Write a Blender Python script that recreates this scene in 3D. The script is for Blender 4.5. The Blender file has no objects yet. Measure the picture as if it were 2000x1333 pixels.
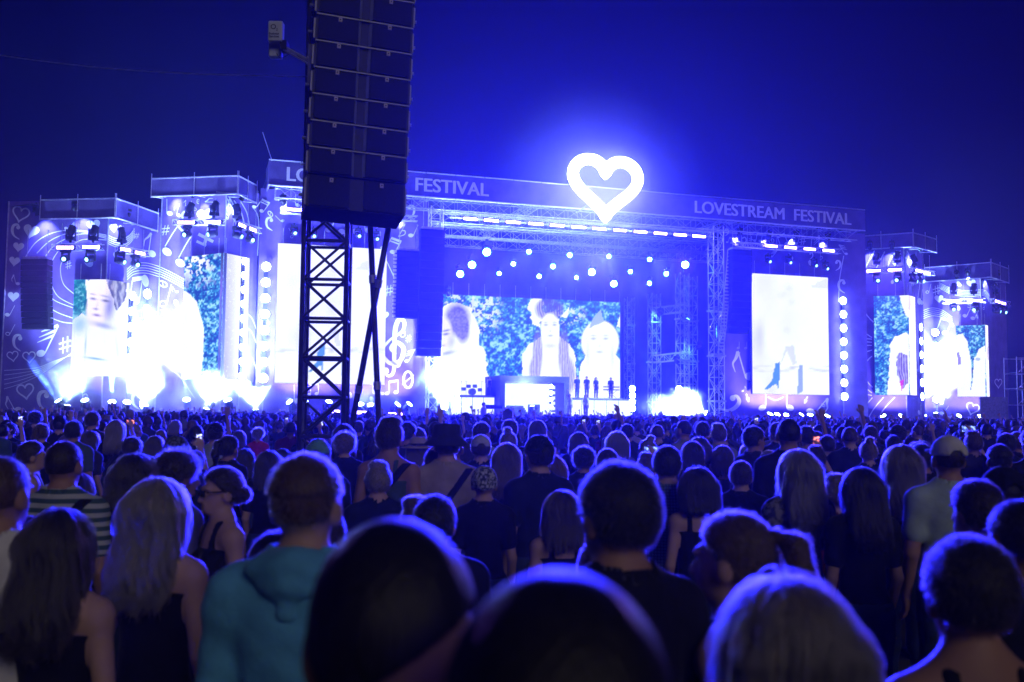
import bpy, math, random
import numpy as np
from mathutils import Vector, Matrix

random.seed(7)
RNG = np.random.default_rng(11)
SC = bpy.context.scene
COL = SC.collection
R = math.radians

# ------------------------------------------------------------------ camera
CAM_Z = 1.92
LENS = 35.0
FPX = LENS / 36.0 * 2000.0
PITCH = math.atan((806 - 666.5) / FPX)
ROLL = 0.009
cam_d = bpy.data.cameras.new('camera')
cam_d.lens = LENS
cam_d.sensor_width = 36.0
cam_d.clip_start = 0.05
cam_d.clip_end = 3000
cam_d.dof.use_dof = True
cam_d.dof.focus_distance = 40.0
cam_d.dof.aperture_fstop = 3.2
cam = bpy.data.objects.new('camera', cam_d)
COL.objects.link(cam)
CAM_ROT = Matrix.Rotation(math.pi / 2 + PITCH, 3, 'X') @ Matrix.Rotation(ROLL, 3, 'Z')
cam.matrix_world = Matrix.Translation((0, 0, CAM_Z)) @ CAM_ROT.to_4x4()
SC.camera = cam

# ------------------------------------------------------------------ night sky
world = bpy.data.worlds.new('World')
SC.world = world
world.use_nodes = True
wn = world.node_tree
bg = wn.nodes['Background']
sky = wn.nodes.new('ShaderNodeTexSky')
sky.sky_type = 'NISHITA'
sky.sun_disc = False
sky.sun_elevation = R(-7.0)
sky.sun_rotation = R(180)
nightmix = wn.nodes.new('ShaderNodeMix')
nightmix.data_type = 'RGBA'
nightmix.blend_type = 'ADD'
nightmix.inputs['Factor'].default_value = 1.0
nightmix.inputs['B'].default_value = (0.0, 0.0, 0.36, 1)      # the even navy of the night air above the site
wn.links.new(sky.outputs['Color'], nightmix.inputs['A'])
wn.links.new(nightmix.outputs['Result'], bg.inputs['Color'])
bg.inputs['Strength'].default_value = 0.06

# weak neutral light that falls on the backs of the audience
sun_d = bpy.data.lights.new('site_light', 'SUN')
sun_d.energy = 0.32
sun_d.angle = R(25)
sun_d.color = (1.0, 0.88, 0.80)
sun = bpy.data.objects.new('site_light', sun_d)
COL.objects.link(sun)
sun.rotation_euler = Vector((-0.36, 0.80, -0.42)).to_track_quat('-Z', 'Y').to_euler()

# ------------------------------------------------------------------ render settings
SC.view_settings.view_transform = 'Standard'
SC.view_settings.look = 'None'
SC.view_settings.exposure = 0.0
SC.view_settings.gamma = 1.0
SC.view_settings.use_curve_mapping = False
SC.render.engine = 'CYCLES'
cy = SC.cycles
cy.use_denoising = True
cy.denoiser = 'OPENIMAGEDENOISE'
cy.use_adaptive_sampling = True
cy.adaptive_threshold = 0.03
cy.max_bounces = 5
cy.diffuse_bounces = 2
cy.glossy_bounces = 2
cy.transmission_bounces = 2
cy.transparent_max_bounces = 6
cy.volume_bounces = 0
cy.sample_clamp_direct = 0
cy.sample_clamp_indirect = 100
cy.volume_step_rate = 2.0
cy.volume_max_steps = 96
cy.use_light_tree = True
cy.caustics_reflective = False
cy.caustics_refractive = False

HAZE_DENSITY = 0.0007


# ------------------------------------------------------------------ measuring helpers
def ray(px, py):
    d = CAM_ROT @ Vector(((px - 1000) / FPX, -(py - 666.5) / FPX, -1.0))
    return d


def at_y(px, py, Y):
    d = ray(px, py)
    return Vector((0, 0, CAM_Z)) + d * (Y / d.y)


STAGE_A = math.atan2(0.309, 0.951)
M_S = Matrix.Translation((-18.3, 75, 0)) @ Matrix.Rotation(STAGE_A, 4, 'Z')
M_SI = M_S.inverted()
CAM_S = M_SI @ Vector((0, 0, CAM_Z))


def sp(px, py, w=0.0):
    """stage coordinates (along, back, up) of a sight line where it meets the plane w metres behind the stage front"""
    d = M_SI.to_3x3() @ ray(px, py)
    k = (w - CAM_S.y) / d.y
    return CAM_S + d * k


# ------------------------------------------------------------------ materials
MATS = {}


def nodes_of(name):
    m = bpy.data.materials.new(name)
    m.use_nodes = True
    return m, m.node_tree, m.node_tree.nodes['Principled BSDF']


def mat(name, col, rough=0.6, spec=0.4, metal=0.0, var=0.25, scale=6.0, sheen=0.0, bump=0.0, bscale=60.0):
    """procedural paint or cloth: base colour broken up by noise, optional fine relief"""
    if name in MATS:
        return MATS[name]
    m, nt, b = nodes_of(name)
    tc = nt.nodes.new('ShaderNodeTexCoord')
    nz = nt.nodes.new('ShaderNodeTexNoise')
    nz.inputs['Scale'].default_value = scale
    nz.inputs['Detail'].default_value = 5
    nt.links.new(tc.outputs['Object'], nz.inputs['Vector'])
    rp = nt.nodes.new('ShaderNodeValToRGB')
    e = rp.color_ramp.elements
    e[0].position = 0.3
    e[1].position = 0.7
    e[0].color = (*[c * (1 - var) for c in col], 1)
    e[1].color = (*[min(1, c * (1 + var)) for c in col], 1)
    nt.links.new(nz.outputs['Fac'], rp.inputs['Fac'])
    nt.links.new(rp.outputs['Color'], b.inputs['Base Color'])
    b.inputs['Roughness'].default_value = rough
    b.inputs['Specular IOR Level'].default_value = spec
    b.inputs['Metallic'].default_value = metal
    if sheen:
        b.inputs['Sheen Weight'].default_value = sheen
        b.inputs['Sheen Roughness'].default_value = 0.35
    if bump:
        n2 = nt.nodes.new('ShaderNodeTexNoise')
        n2.inputs['Scale'].default_value = bscale
        n2.inputs['Detail'].default_value = 4
        nt.links.new(tc.outputs['Object'], n2.inputs['Vector'])
        bp = nt.nodes.new('ShaderNodeBump')
        bp.inputs['Strength'].default_value = bump
        bp.inputs['Distance'].default_value = 0.02
        nt.links.new(n2.outputs['Fac'], bp.inputs['Height'])
        nt.links.new(bp.outputs['Normal'], b.inputs['Normal'])
    MATS[name] = m
    return m


def glow(name, col, strength):
    if name in MATS:
        return MATS[name]
    m = bpy.data.materials.new(name)
    m.use_nodes = True
    nt = m.node_tree
    nt.nodes.remove(nt.nodes['Principled BSDF'])
    e = nt.nodes.new('ShaderNodeEmission')
    e.inputs['Color'].default_value = (*col, 1)
    e.inputs['Strength'].default_value = strength
    nt.links.new(e.outputs['Emission'], nt.nodes['Material Output'].inputs['Surface'])
    MATS[name] = m
    return m


def picture_mat(name, strength):
    """LED wall: emits the picture held in the grid's colour attribute, broken into modules by thin dark seams"""
    m = bpy.data.materials.new(name)
    m.use_nodes = True
    nt = m.node_tree
    nt.nodes.remove(nt.nodes['Principled BSDF'])
    a = nt.nodes.new('ShaderNodeAttribute')
    a.attribute_name = 'picture'
    e = nt.nodes.new('ShaderNodeEmission')
    e.inputs['Strength'].default_value = strength
    nt.links.new(a.outputs['Color'], e.inputs['Color'])
    nt.links.new(e.outputs['Emission'], nt.nodes['Material Output'].inputs['Surface'])
    return m


# ------------------------------------------------------------------ mesh helpers
class MB:
    def __init__(s):
        s.v = []
        s.f = []

    def quad(s, a, b, c, d):
        n = len(s.v)
        s.v += [tuple(a), tuple(b), tuple(c), tuple(d)]
        s.f.append((n, n + 1, n + 2, n + 3))
        return s

    def poly(s, pts):
        n = len(s.v)
        s.v += [tuple(p) for p in pts]
        s.f.append(tuple(range(n, n + len(pts))))
        return s

    def box(s, lo, hi, bev=0.0):
        (x0, y0, z0), (x1, y1, z1) = lo, hi
        n = len(s.v)
        s.v += [(x0, y0, z0), (x1, y0, z0), (x1, y1, z0), (x0, y1, z0), (x0, y0, z1), (x1, y0, z1), (x1, y1, z1), (x0, y1, z1)]
        s.f += [(n + 3, n + 2, n + 1, n), (n + 4, n + 5, n + 6, n + 7), (n, n + 1, n + 5, n + 4), (n + 1, n + 2, n + 6, n + 5), (n + 2, n + 3, n + 7, n + 6), (n + 3, n, n + 4, n + 7)]
        return s

    def cyl(s, p0, p1, r0, r1=None, n=6, cap=True):
        p0, p1 = Vector(p0), Vector(p1)
        r1 = r0 if r1 is None else r1
        d = (p1 - p0)
        if d.length < 1e-6:
            return s
        d.normalize()
        a = d.orthogonal().normalized()
        b = d.cross(a)
        k = len(s.v)
        for p, r in ((p0, r0), (p1, r1)):
            for i in range(n):
                t = 2 * math.pi * i / n
                s.v.append(tuple(p + a * (math.cos(t) * r) + b * (math.sin(t) * r)))
        for i in range(n):
            j = (i + 1) % n
            s.f.append((k + i, k + j, k + n + j, k + n + i))
        if cap:
            s.f.append(tuple(range(k + n - 1, k - 1, -1)))
            s.f.append(tuple(range(k + n, k + 2 * n)))
        return s

    def tube(s, pts, r, n=6, closed=False):
        pts = [Vector(p) for p in pts]
        m = len(pts)
        k = len(s.v)
        for i, p in enumerate(pts):
            if closed:
                d = pts[(i + 1) % m] - pts[i - 1]
            else:
                d = pts[min(i + 1, m - 1)] - pts[max(i - 1, 0)]
            d.normalize()
            up = Vector((0, 1, 0)) if abs(d.y) < 0.9 else Vector((1, 0, 0))
            a = d.cross(up).normalized()
            b = d.cross(a)
            rr = r[i] if isinstance(r, (list, tuple)) else r
            for j in range(n):
                t = 2 * math.pi * j / n
                s.v.append(tuple(p + a * (math.cos(t) * rr) + b * (math.sin(t) * rr)))
        for i in range(m if closed else m - 1):
            for j in range(n):
                i2 = (i + 1) % m
                j2 = (j + 1) % n
                s.f.append((k + i * n + j, k + i * n + j2, k + i2 * n + j2, k + i2 * n + j))
        return s

    def lathe(s, prof, c=(0, 0, 0), axis='Z', n=16):
        k = len(s.v)
        c = Vector(c)
        for (r, h) in prof:
            for i in range(n):
                t = 2 * math.pi * i / n
                x, y = math.cos(t) * r, math.sin(t) * r
                q = Vector((x, y, h)) if axis == 'Z' else Vector((x, h, y))
                s.v.append(tuple(c + q))
        for a in range(len(prof) - 1):
            for i in range(n):
                j = (i + 1) % n
                s.f.append((k + a * n + i, k + a * n + j, k + (a + 1) * n + j, k + (a + 1) * n + i))
        s.f.append(tuple(range(k + n - 1, k - 1, -1)))
        e = k + (len(prof) - 1) * n
        s.f.append(tuple(range(e, e + n)))
        return s

    def truss(s, p0, p1, w, bay, rc=0.03, rb=0.018, n=5, xbrace=False):
        """square lattice: four chords, zigzag diagonals and rungs on all four sides"""
        p0, p1 = Vector(p0), Vector(p1)
        d = p1 - p0
        L = d.length
        d.normalize()
        a = (Vector((0, 0, 1)) if abs(d.z) < 0.7 else Vector((1, 0, 0)))
        a = (a - d * a.dot(d)).normalized()
        b = d.cross(a)
        cs = [a * (w / 2 * i) + b * (w / 2 * j) for i, j in ((-1, -1), (1, -1), (1, 1), (-1, 1))]
        for c in cs:
            s.cyl(p0 + c, p1 + c, rc, n=n)
        nb = max(1, round(L / bay))
        for k in range(nb):
            q0 = p0 + d * (L * k / nb)
            q1 = p0 + d * (L * (k + 1) / nb)
            for i in range(4):
                c0, c1 = cs[i], cs[(i + 1) % 4]
                if (k + i) % 2:
                    c0, c1 = c1, c0
                s.cyl(q0 + c0, q1 + c1, rb, n=4, cap=False)
                if xbrace:
                    s.cyl(q0 + c1, q1 + c0, rb, n=4, cap=False)
                s.cyl(q0 + cs[i], q0 + cs[(i + 1) % 4], rb, n=4, cap=False)
        return s

    def mesh(s, name, smooth=False):
        me = bpy.data.meshes.new(name)
        me.from_pydata(s.v, [], s.f)
        me.validate()
        if smooth:
            me.polygons.foreach_set('use_smooth', [True] * len(me.polygons))
        me.update()
        return me

    def build(s, name, m, parent=None, smooth=False):
        o = bpy.data.objects.new(name, s.mesh(name, smooth))
        if m:
            o.data.materials.append(m)
        COL.objects.link(o)
        if parent:
            o.parent = parent
        return o


def tag(o, label=None, cat=None, group=None, kind=None):
    if label:
        o['label'] = label
    if cat:
        o['category'] = cat
    if group:
        o['group'] = group
    if kind:
        o['kind'] = kind
    return o


def thing(name, label, cat, loc=(0, 0, 0), rz=0.0, group=None):
    o = bpy.data.objects.new(name, None)
    o.empty_display_size = 0.2
    COL.objects.link(o)
    o.location = loc
    o.rotation_euler = (0, 0, rz)
    return tag(o, label, cat, group)


def sthing(name, label, cat, loc=(0, 0, 0), group=None):
    """a thing standing in the stage's own frame"""
    return thing(name, label, cat, M_S @ Vector(loc), STAGE_A, group)


def lamp(parent, kind, loc, aim, energy, col, size=0.15, angle=60, blend=0.6):
    d = bpy.data.lights.new('lamp_light', kind)
    d.energy = energy
    d.color = col
    if kind == 'SPOT':
        d.spot_size = R(angle)
        d.spot_blend = blend
    d.shadow_soft_size = size
    o = bpy.data.objects.new('lamp_light', d)
    COL.objects.link(o)
    o.parent = parent
    o.location = loc
    if aim is not None:
        o.rotation_euler = Vector(aim).to_track_quat('-Z', 'Y').to_euler()
    return o


def text_mesh(s, size, extrude=0.01, bold=0.0, align='LEFT'):
    c = bpy.data.curves.new('lettering', 'FONT')
    c.body = s
    c.size = size
    c.extrude = extrude
    c.offset = bold
    c.align_x = align
    c.resolution_u = 4
    o = bpy.data.objects.new('lettering', c)
    COL.objects.link(o)
    bpy.context.view_layer.update()
    me = bpy.data.meshes.new_from_object(o.evaluated_get(bpy.context.evaluated_depsgraph_get()))
    bpy.data.objects.remove(o)
    bpy.data.curves.remove(c)
    return me


ORD = ['first', 'second', 'third', 'fourth', 'fifth', 'sixth', 'seventh', 'eighth', 'ninth', 'tenth', 'eleventh', 'twelfth', 'thirteenth', 'fourteenth', 'fifteenth', 'sixteenth']

# colours that belong to the things themselves
CLOTH = mat('printed_cloth', (0.15, 0.10, 0.34), 0.85, 0.2, var=0.22, scale=0.9, bump=0.35, bscale=1.3)
PRINT = mat('white_print', (0.74, 0.76, 0.80), 0.8, 0.2, var=0.06, scale=3)
HEADER = mat('header_cloth', (0.11, 0.085, 0.26), 0.85, 0.2, var=0.3, scale=0.7, bump=0.3, bscale=2.0)
ALU = mat('truss_aluminium', (0.62, 0.62, 0.66), 0.38, 0.5, metal=0.6, var=0.15, scale=8)
STEEL = mat('scaffold_steel', (0.42, 0.42, 0.46), 0.5, 0.5, metal=0.5, var=0.25, scale=5)
BLACK = mat('black_paint', (0.018, 0.018, 0.021), 0.55, 0.35, var=0.3, scale=9)
DRAPE = mat('black_drape', (0.022, 0.02, 0.035), 0.95, 0.15, var=0.35, scale=1.1, bump=0.6, bscale=3)
DECK = mat('stage_deck', (0.035, 0.035, 0.045), 0.35, 0.5, var=0.3, scale=2)

# ================================================================== the setting
def ground():
    m, nt, b = nodes_of('trampled_ground')
    tc = nt.nodes.new('ShaderNodeTexCoord')
    n1 = nt.nodes.new('ShaderNodeTexNoise')
    n1.inputs['Scale'].default_value = 0.35
    n1.inputs['Detail'].default_value = 8
    nt.links.new(tc.outputs['Object'], n1.inputs['Vector'])
    rp = nt.nodes.new('ShaderNodeValToRGB')
    rp.color_ramp.elements[0].color = (0.035, 0.04, 0.028, 1)
    rp.color_ramp.elements[1].color = (0.075, 0.068, 0.055, 1)
    nt.links.new(n1.outputs['Fac'], rp.inputs['Fac'])
    nt.links.new(rp.outputs['Color'], b.inputs['Base Color'])
    b.inputs['Roughness'].default_value = 0.9
    g = MB()
    n = 24
    for i in range(n + 1):
        for j in range(n + 1):
            g.v.append((-300 + 600 * i / n, -60 + 400 * j / n, 0.0))
    for i in range(n):
        for j in range(n):
            k = i * (n + 1) + j
            g.f.append((k, k + n + 1, k + n + 2, k + 1))
    tag(g.build('ground', m), 'trampled festival ground under the crowd', 'ground', kind='structure')


ground()


# ------------------------------------------------------------------ flat faces that carry print
class Face:
    """a vertical face given by two plan points; local x runs along it, local y goes back, z is up"""

    def __init__(s, A, B):
        s.A, s.B = Vector((A[0], A[1], 0)), Vector((B[0], B[1], 0))
        d = s.B - s.A
        s.L = d.length
        s.rz = math.atan2(d.y, d.x)
        s.M = Matrix.Translation(s.A) @ Matrix.Rotation(s.rz, 4, 'Z')
        s.I = s.M.inverted()
        s.c = s.I @ Vector((0, 0, CAM_Z))

    def px(s, px, py, off=0.0):
        d = s.I.to_3x3() @ ray(px, py)
        return s.c + d * ((-off - s.c.y) / d.y)


def plan(px, py, Y):
    p = at_y(px, py, Y)
    return (p.x, p.y)


def put(mb, name, m, root, face, smooth=False):
    o = mb.build(name, m, root, smooth)
    o.matrix_local = root.matrix_basis.inverted() @ face.M
    return o


def smooth_line(pts, n=10):
    pts = [Vector(p) for p in pts]
    if len(pts) < 3:
        return pts
    out = []
    for i in range(len(pts) - 1):
        p0, p1, p2, p3 = pts[max(i - 1, 0)], pts[i], pts[i + 1], pts[min(i + 2, len(pts) - 1)]
        for k in range(n):
            t = k / n
            out.append(0.5 * ((2 * p1) + (p2 - p0) * t + (2 * p0 - 5 * p1 + 4 * p2 - p3) * t * t + (3 * p1 - p0 - 3 * p2 + p3) * t ** 3))
    out.append(pts[-1])
    return out


def stroke(pts, w, closed=False):
    pts = [Vector(p) for p in pts]
    m = len(pts)
    L, Rr = [], []
    for i, p in enumerate(pts):
        d = (pts[(i + 1) % m] - pts[i - 1]) if closed else (pts[min(i + 1, m - 1)] - pts[max(i - 1, 0)])
        if d.length < 1e-9:
            d = Vector((1, 0))
        d.normalize()
        nrm = Vector((-d.y, d.x))
        ww = (w(i / max(1, m - 1)) if callable(w) else w) / 2
        L.append(p + nrm * ww)
        Rr.append(p - nrm * ww)
    return [[L[i], L[(i + 1) % m], Rr[(i + 1) % m], Rr[i]] for i in range(m if closed else m - 1)]


def ell(cx, cy, rx, ry, rot=0, n=18):
    c, s_ = math.cos(R(rot)), math.sin(R(rot))
    return [[Vector((cx + rx * math.cos(t) * c - ry * math.sin(t) * s_, cy + rx * math.cos(t) * s_ + ry * math.sin(t) * c)) for t in [2 * math.pi * i / n for i in range(n)]]]


def heart_line(k=1.0, n=40):
    o = []
    for i in range(n):
        t = 2 * math.pi * i / n
        o.append(Vector((k * 16 * math.sin(t) ** 3 / 33, k * (13 * math.cos(t) - 5 * math.cos(2 * t) - 2 * math.cos(3 * t) - math.cos(4 * t) + 2.5) / 33)))
    return o


def taper(a, b):
    return lambda t: a + (b - a) * t


def motif(kind):
    if kind == 'heart':
        return [heart_line()]
    if kind == 'heart_outline':
        return stroke(heart_line(0.93), 0.085, True)
    if kind == 'quarter_note':
        return ell(-0.13, -0.38, 0.19, 0.14, 20) + stroke([(0.035, -0.36), (0.035, 0.5)], 0.045)
    if kind == 'half_note':
        return stroke(ell(-0.1, -0.38, 0.15, 0.12, 20)[0], 0.05, True) + stroke([(0.05, -0.36), (0.05, 0.5)], 0.04)
    if kind == 'eighth_note':
        return ell(-0.13, -0.38, 0.19, 0.14, 20) + stroke([(0.035, -0.36), (0.035, 0.5)], 0.045) + stroke(smooth_line([(0.035, 0.47), (0.16, 0.3), (0.3, 0.15), (0.3, -0.12)]), taper(0.13, 0.02))
    if kind == 'beamed_note':
        return ell(-0.33, -0.36, 0.16, 0.12, 15) + ell(0.25, -0.28, 0.16, 0.12, 15) + stroke([(-0.2, -0.36), (-0.2, 0.36)], 0.05) + stroke([(0.38, -0.28), (0.38, 0.46)], 0.05) + stroke([(-0.22, 0.38), (0.4, 0.48)], 0.14)
    if kind == 'sixteenth_note':
        return motif('beamed_note') + stroke([(-0.2, 0.2), (0.38, 0.3)], 0.08)
    if kind == 'sharp':
        return stroke([(-0.2, -0.5), (-0.05, 0.45)], 0.07) + stroke([(0.08, -0.45), (0.23, 0.5)], 0.07) + stroke([(-0.36, 0.1), (0.38, 0.22)], 0.09) + stroke([(-0.4, -0.22), (0.34, -0.1)], 0.09)
    if kind == 'bass_clef':
        return ell(0.12, 0.28, 0.13, 0.13) + stroke(smooth_line([(0.2, 0.3), (0.08, 0.47), (-0.18, 0.4), (-0.27, 0.1), (-0.16, -0.25), (0.2, -0.5)]), lambda t: 0.05 + 0.14 * math.sin(math.pi * t) ** 1.2)
    if kind == 'treble_clef':
        return stroke(smooth_line([(0.05, -0.1), (-0.06, -0.02), (0.02, 0.1), (0.16, 0.02), (0.14, -0.2), (-0.04, -0.27), (-0.2, -0.1), (-0.1, 0.12), (0.08, 0.3), (0.1, 0.46), (0.01, 0.52), (-0.04, 0.35), (0.0, 0.0), (0.06, -0.4), (-0.02, -0.5), (-0.1, -0.43)], 6), lambda t: 0.035 + 0.045 * abs(math.sin(6.5 * t))) + ell(-0.08, -0.42, 0.06, 0.06)
    if kind == 'flat_sign':
        return stroke([(-0.15, -0.48), (-0.1, 0.5)], 0.05) + stroke(smooth_line([(-0.13, 0.0), (0.1, 0.05), (0.16, -0.18), (-0.14, -0.47)]), taper(0.1, 0.05))
    if kind == 'whole_note':
        return stroke(ell(0, 0, 0.22, 0.4, 20)[0], 0.12, True) + stroke([(-0.18, -0.32), (0.18, 0.32)], 0.06)
    if kind == 'dot':
        return ell(0, 0, 0.3, 0.42, 25)
    if kind == 'flag_note':
        return ell(-0.2, -0.4, 0.13, 0.1, 20) + stroke([(-0.08, -0.38), (0.22, 0.45)], 0.04) + stroke([(0.22, 0.45), (-0.25, 0.22)], taper(0.1, 0.03)) + stroke([(0.16, 0.3), (-0.3, 0.05)], taper(0.08, 0.02)) + stroke([(0.11, 0.15), (-0.33, -0.1)], taper(0.07, 0.02))
    if kind == 'cross_mark':
        return stroke([(0, -0.5), (0.08, 0.5)], 0.17) + stroke([(-0.42, 0.05), (0.45, -0.22)], 0.17) + stroke([(-0.45, -0.35), (0.1, -0.5)], 0.14)
    if kind == 'bar_line':
        return stroke([(0, -0.5), (0, 0.5)], 0.06)
    raise KeyError(kind)


def add_motif(root, face, kind, px, py, size, rot=0.0, flip=1, off=0.03, sx=1.0, m=None):
    c, s_ = math.cos(R(rot)), math.sin(R(rot))
    mb = MB()
    for poly in motif(kind):
        q = []
        for p in poly:
            x, y = p.x * flip * sx, p.y
            q.append(face.px(px + (x * c - y * s_) * size, py - (x * s_ + y * c) * size, off))
        mb.poly(q)
    return put(mb, kind, m or PRINT, root, face)


def add_line(root, face, pts, w, name='curved_line', off=0.03, m=None):
    q = smooth_line([Vector(p) for p in pts], 12)
    mb = MB()
    for poly in stroke(q, w):
        mb.poly([face.px(p.x, p.y, off) for p in poly])
    return put(mb, name, m or PRINT, root, face)


def add_staff(root, face, pts, n, gap0, gap1, w, off=0.03):
    for k in range(n):
        q = []
        for i, (x, y) in enumerate(pts):
            t = i / (len(pts) - 1)
            q.append((x, y + (gap0 + (gap1 - gap0) * t) * k))
        add_line(root, face, q, w, 'staff_line', off)


def cloth_face(root, face, x0, x1, z0, z1, name='cloth', m=None):
    """hanging printed cloth: shallow folds in real relief, with a hem tube at the top"""
    mb = MB()
    n, r = max(8, int((x1 - x0) * 3)), 10
    sd = random.random() * 50
    for j in range(r + 1):
        for i in range(n + 1):
            x = x0 + (x1 - x0) * i / n
            z = z0 + (z1 - z0) * j / r
            y = 0.012 * math.sin(x * 3.1 + sd) + 0.008 * math.sin(x * 7.3 + z * 0.4 + sd * 2)
            mb.v.append((x, y, z))
    for j in range(r):
        for i in range(n):
            k = j * (n + 1) + i
            mb.f.append((k, k + 1, k + n + 2, k + n + 1))
    return put(mb, name, m or CLOTH, root, face, True)


def panel(root, face, x0, x1, z0, z1, y0, y1, name, m):
    return put(MB().box((x0, y0, z0), (x1, y1, z1)), name, m, root, face)


def rail(root, face, a, b, r=0.05, name='rail', m=None):
    return put(MB().cyl(a, b, r), name, m or STEEL, root, face)


# ------------------------------------------------------------------ wing towers
def wing(name, label, P0, C, E, top_px, head, head_z, base=0.0):
    """stepped scenic tower: front and side cloth with a corner between, and an overhanging header box"""
    f, s_ = Face(P0, C), Face(C, E)
    root = thing(name, label, 'stage tower', (C[0], C[1], 0), f.rz)
    bpy.context.view_layer.update()
    z1 = f.px(top_px[0], top_px[1]).z
    cloth_face(root, f, 0, f.L, base, z1, 'front_cloth')
    cloth_face(root, s_, 0.02, s_.L, base, z1, 'side_cloth')
    put(MB().cyl((0, -0.06, 0), (0, -0.06, z1), 0.06), 'corner_post', STEEL, root, s_)
    put(MB().cyl((0, -0.06, 0), (0, -0.06, z1), 0.05), 'outer_post', STEEL, root, f)
    hl, hc, hr = head
    hf, hs = Face(hl, hc), Face(hc, hr)
    zt, zb = head_z
    panel(root, hf, 0, hf.L - 0.02, zb, zt, 0, 0.08, 'header_front', HEADER)
    panel(root, hs, 0.08, hs.L, zb, zt, 0.0, 0.08, 'header_side', HEADER)
    for fc in (hf, hs):
        for z in (zb - 0.05, zt + 0.05):
            rail(root, fc, (0, -0.03, z), (fc.L, -0.03, z), 0.055, 'header_rail', ALU)
        k = max(2, int(fc.L / 2.4))
        for i in range(k + 1):
            x = fc.L * i / k
            rail(root, fc, (x, -0.06, zb - 0.15), (x, -0.06, zt + 0.42), 0.032, 'header_post', ALU)
        # brackets carrying the overhang
        mb = MB()
        for i in range(k + 1):
            x = fc.L * i / k
            mb.cyl((x, 0.1, zb), (x, 1.7, zb + 0.15), 0.035)
            mb.cyl((x, 0.1, zb - 0.05), (min(fc.L, x + 0.7), 0.9, zb + 0.1), 0.025)
        put(mb, 'bracket', ALU, root, fc)
    # floor of the header box
    inv = root.matrix_basis.inverted()
    mb = MB()
    pts = [inv @ Vector((p[0], p[1], zt - 0.1)) for p in (hl, hc, hr, E, C, P0)]
    mb.poly(pts)
    mb.build('header_deck', BLACK, root)
    return root, f, s_, hf, hs


LO = wing('scenic_tower', 'low music-print tower at the left end with heart motifs and corner screen', plan(9, 600, 74.6), plan(209, 480, 73.6), plan(312, 560, 78.5), (120, 392), (plan(80, 392, 72.9), plan(226, 389, 72.0), plan(308, 416, 77.4)), (at_y(226, 389, 72.0).z, at_y(226, 424, 72.0).z))
LI = wing('scenic_tower', 'tall music-print tower left of the main roof with a cross mark above its screen', plan(312, 560, 78.4), plan(438, 480, 74.6), plan(503, 500, 78.0), (360, 372), (plan(297, 350, 74.2), plan(465, 345, 73.0), plan(501, 363, 76.2)), (at_y(465, 345, 73).z, at_y(465, 378, 73).z))
RI = wing('scenic_tower', 'tall music-print tower right of the main roof with long curved lines', plan(1652, 650, 97.5), plan(1765, 560, 95.6), plan(1803, 600, 100.5), (1700, 478), (plan(1660, 465, 97.0), plan(1783, 457, 94.4), plan(1828, 470, 97.8)), (at_y(1783, 456, 94.4).z, at_y(1783, 481, 94.4).z))
RO = wing('scenic_tower', 'low music-print tower at the far right end with white heart and staff', plan(1800, 640, 105.5), plan(1915, 600, 102.6), plan(1966, 620, 108.5), (1850, 535), (plan(1806, 526, 105), plan(1935, 518, 101), plan(1969, 530, 105.2)), (at_y(1935, 514, 101).z, at_y(1935, 541, 101).z))

# printed motifs, where the cloth carries them
r, f, s_, hf, hs = LO
for k, x, y, sz, ro in [('heart_outline', 40, 420, 36, -14), ('heart', 60, 454, 32, -14), ('heart', 36, 484, 22, -6), ('heart', 28, 512, 22, -8), ('heart', 26, 581, 23, -4), ('heart_outline', 25, 697, 24, 8), ('heart_outline', 57, 699, 27, 4), ('heart_outline', 50, 766, 36, 8), ('heart', 183, 442, 27, 6), ('heart', 135, 768, 24, 14)]:
    add_motif(r, f, k, x, y, sz, ro)
for k, x, y, sz, ro, fl in [('bass_clef', 32, 453, 30, 0, 1), ('bass_clef', 35, 670, 32, -4, 1), ('bass_clef', 86, 784, 40, 0, 1), ('eighth_note', 30, 547, 22, 14, -1), ('quarter_note', 22, 608, 26, -28, 1), ('half_note', 22, 645, 26, -28, 1), ('eighth_note', 24, 790, 38, 28, -1), ('flag_note', 96, 665, 68, -6, 1), ('sharp', 127, 674, 32, 8, 1), ('eighth_note', 137, 442, 22, -40, 1), ('sharp', 134, 518, 16, 8, 1), ('dot', 173, 512, 26, 10, 1), ('flat_sign', 165, 772, 32, 8, 1)]:
    add_motif(r, f, k, x, y, sz, ro, fl)
for pts in [[(48, 505), (70, 474), (104, 455), (150, 450), (208, 460)], [(72, 495), (96, 472), (126, 458), (160, 453), (208, 463)], [(86, 505), (106, 480), (136, 464), (168, 457), (208, 466)], [(114, 490), (100, 515), (98, 545), (112, 578), (145, 597)], [(125, 500), (118, 525), (124, 555), (145, 575)], [(90, 571), (108, 588), (143, 602)], [(92, 599), (115, 612), (143, 622)], [(92, 618), (120, 629), (143, 632)], [(145, 476), (165, 468), (208, 469)]]:
    add_line(r, f, pts, 1.7)
for i in range(5):
    add_line(r, f, [(8, 724 + 9 * i), (40, 722 + 7 * i), (75, 718 + 4 * i), (105, 706 + 2 * i), (140, 694 - i)], 1.1, 'staff_line')
for k, x, y, sz, ro, fl, sx in [('heart', 222, 447, 19, 8, 1, .75), ('whole_note', 237, 447, 17, 14, 1, .6), ('sharp', 267, 461, 13, -12, 1, 1), ('eighth_note', 294, 478, 46, -8, -1, .9), ('beamed_note', 262, 570, 60, -8, 1, .55), ('dot', 284, 549, 30, 0, 1, .7), ('heart', 225, 500, 16, 0, 1, .5), ('beamed_note', 300, 745, 34, 0, 1, 1), ('bass_clef', 268, 784, 34, 0, 1, 1)]:
    add_motif(r, s_, k, x, y, sz, ro, fl, sx=sx)
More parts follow.
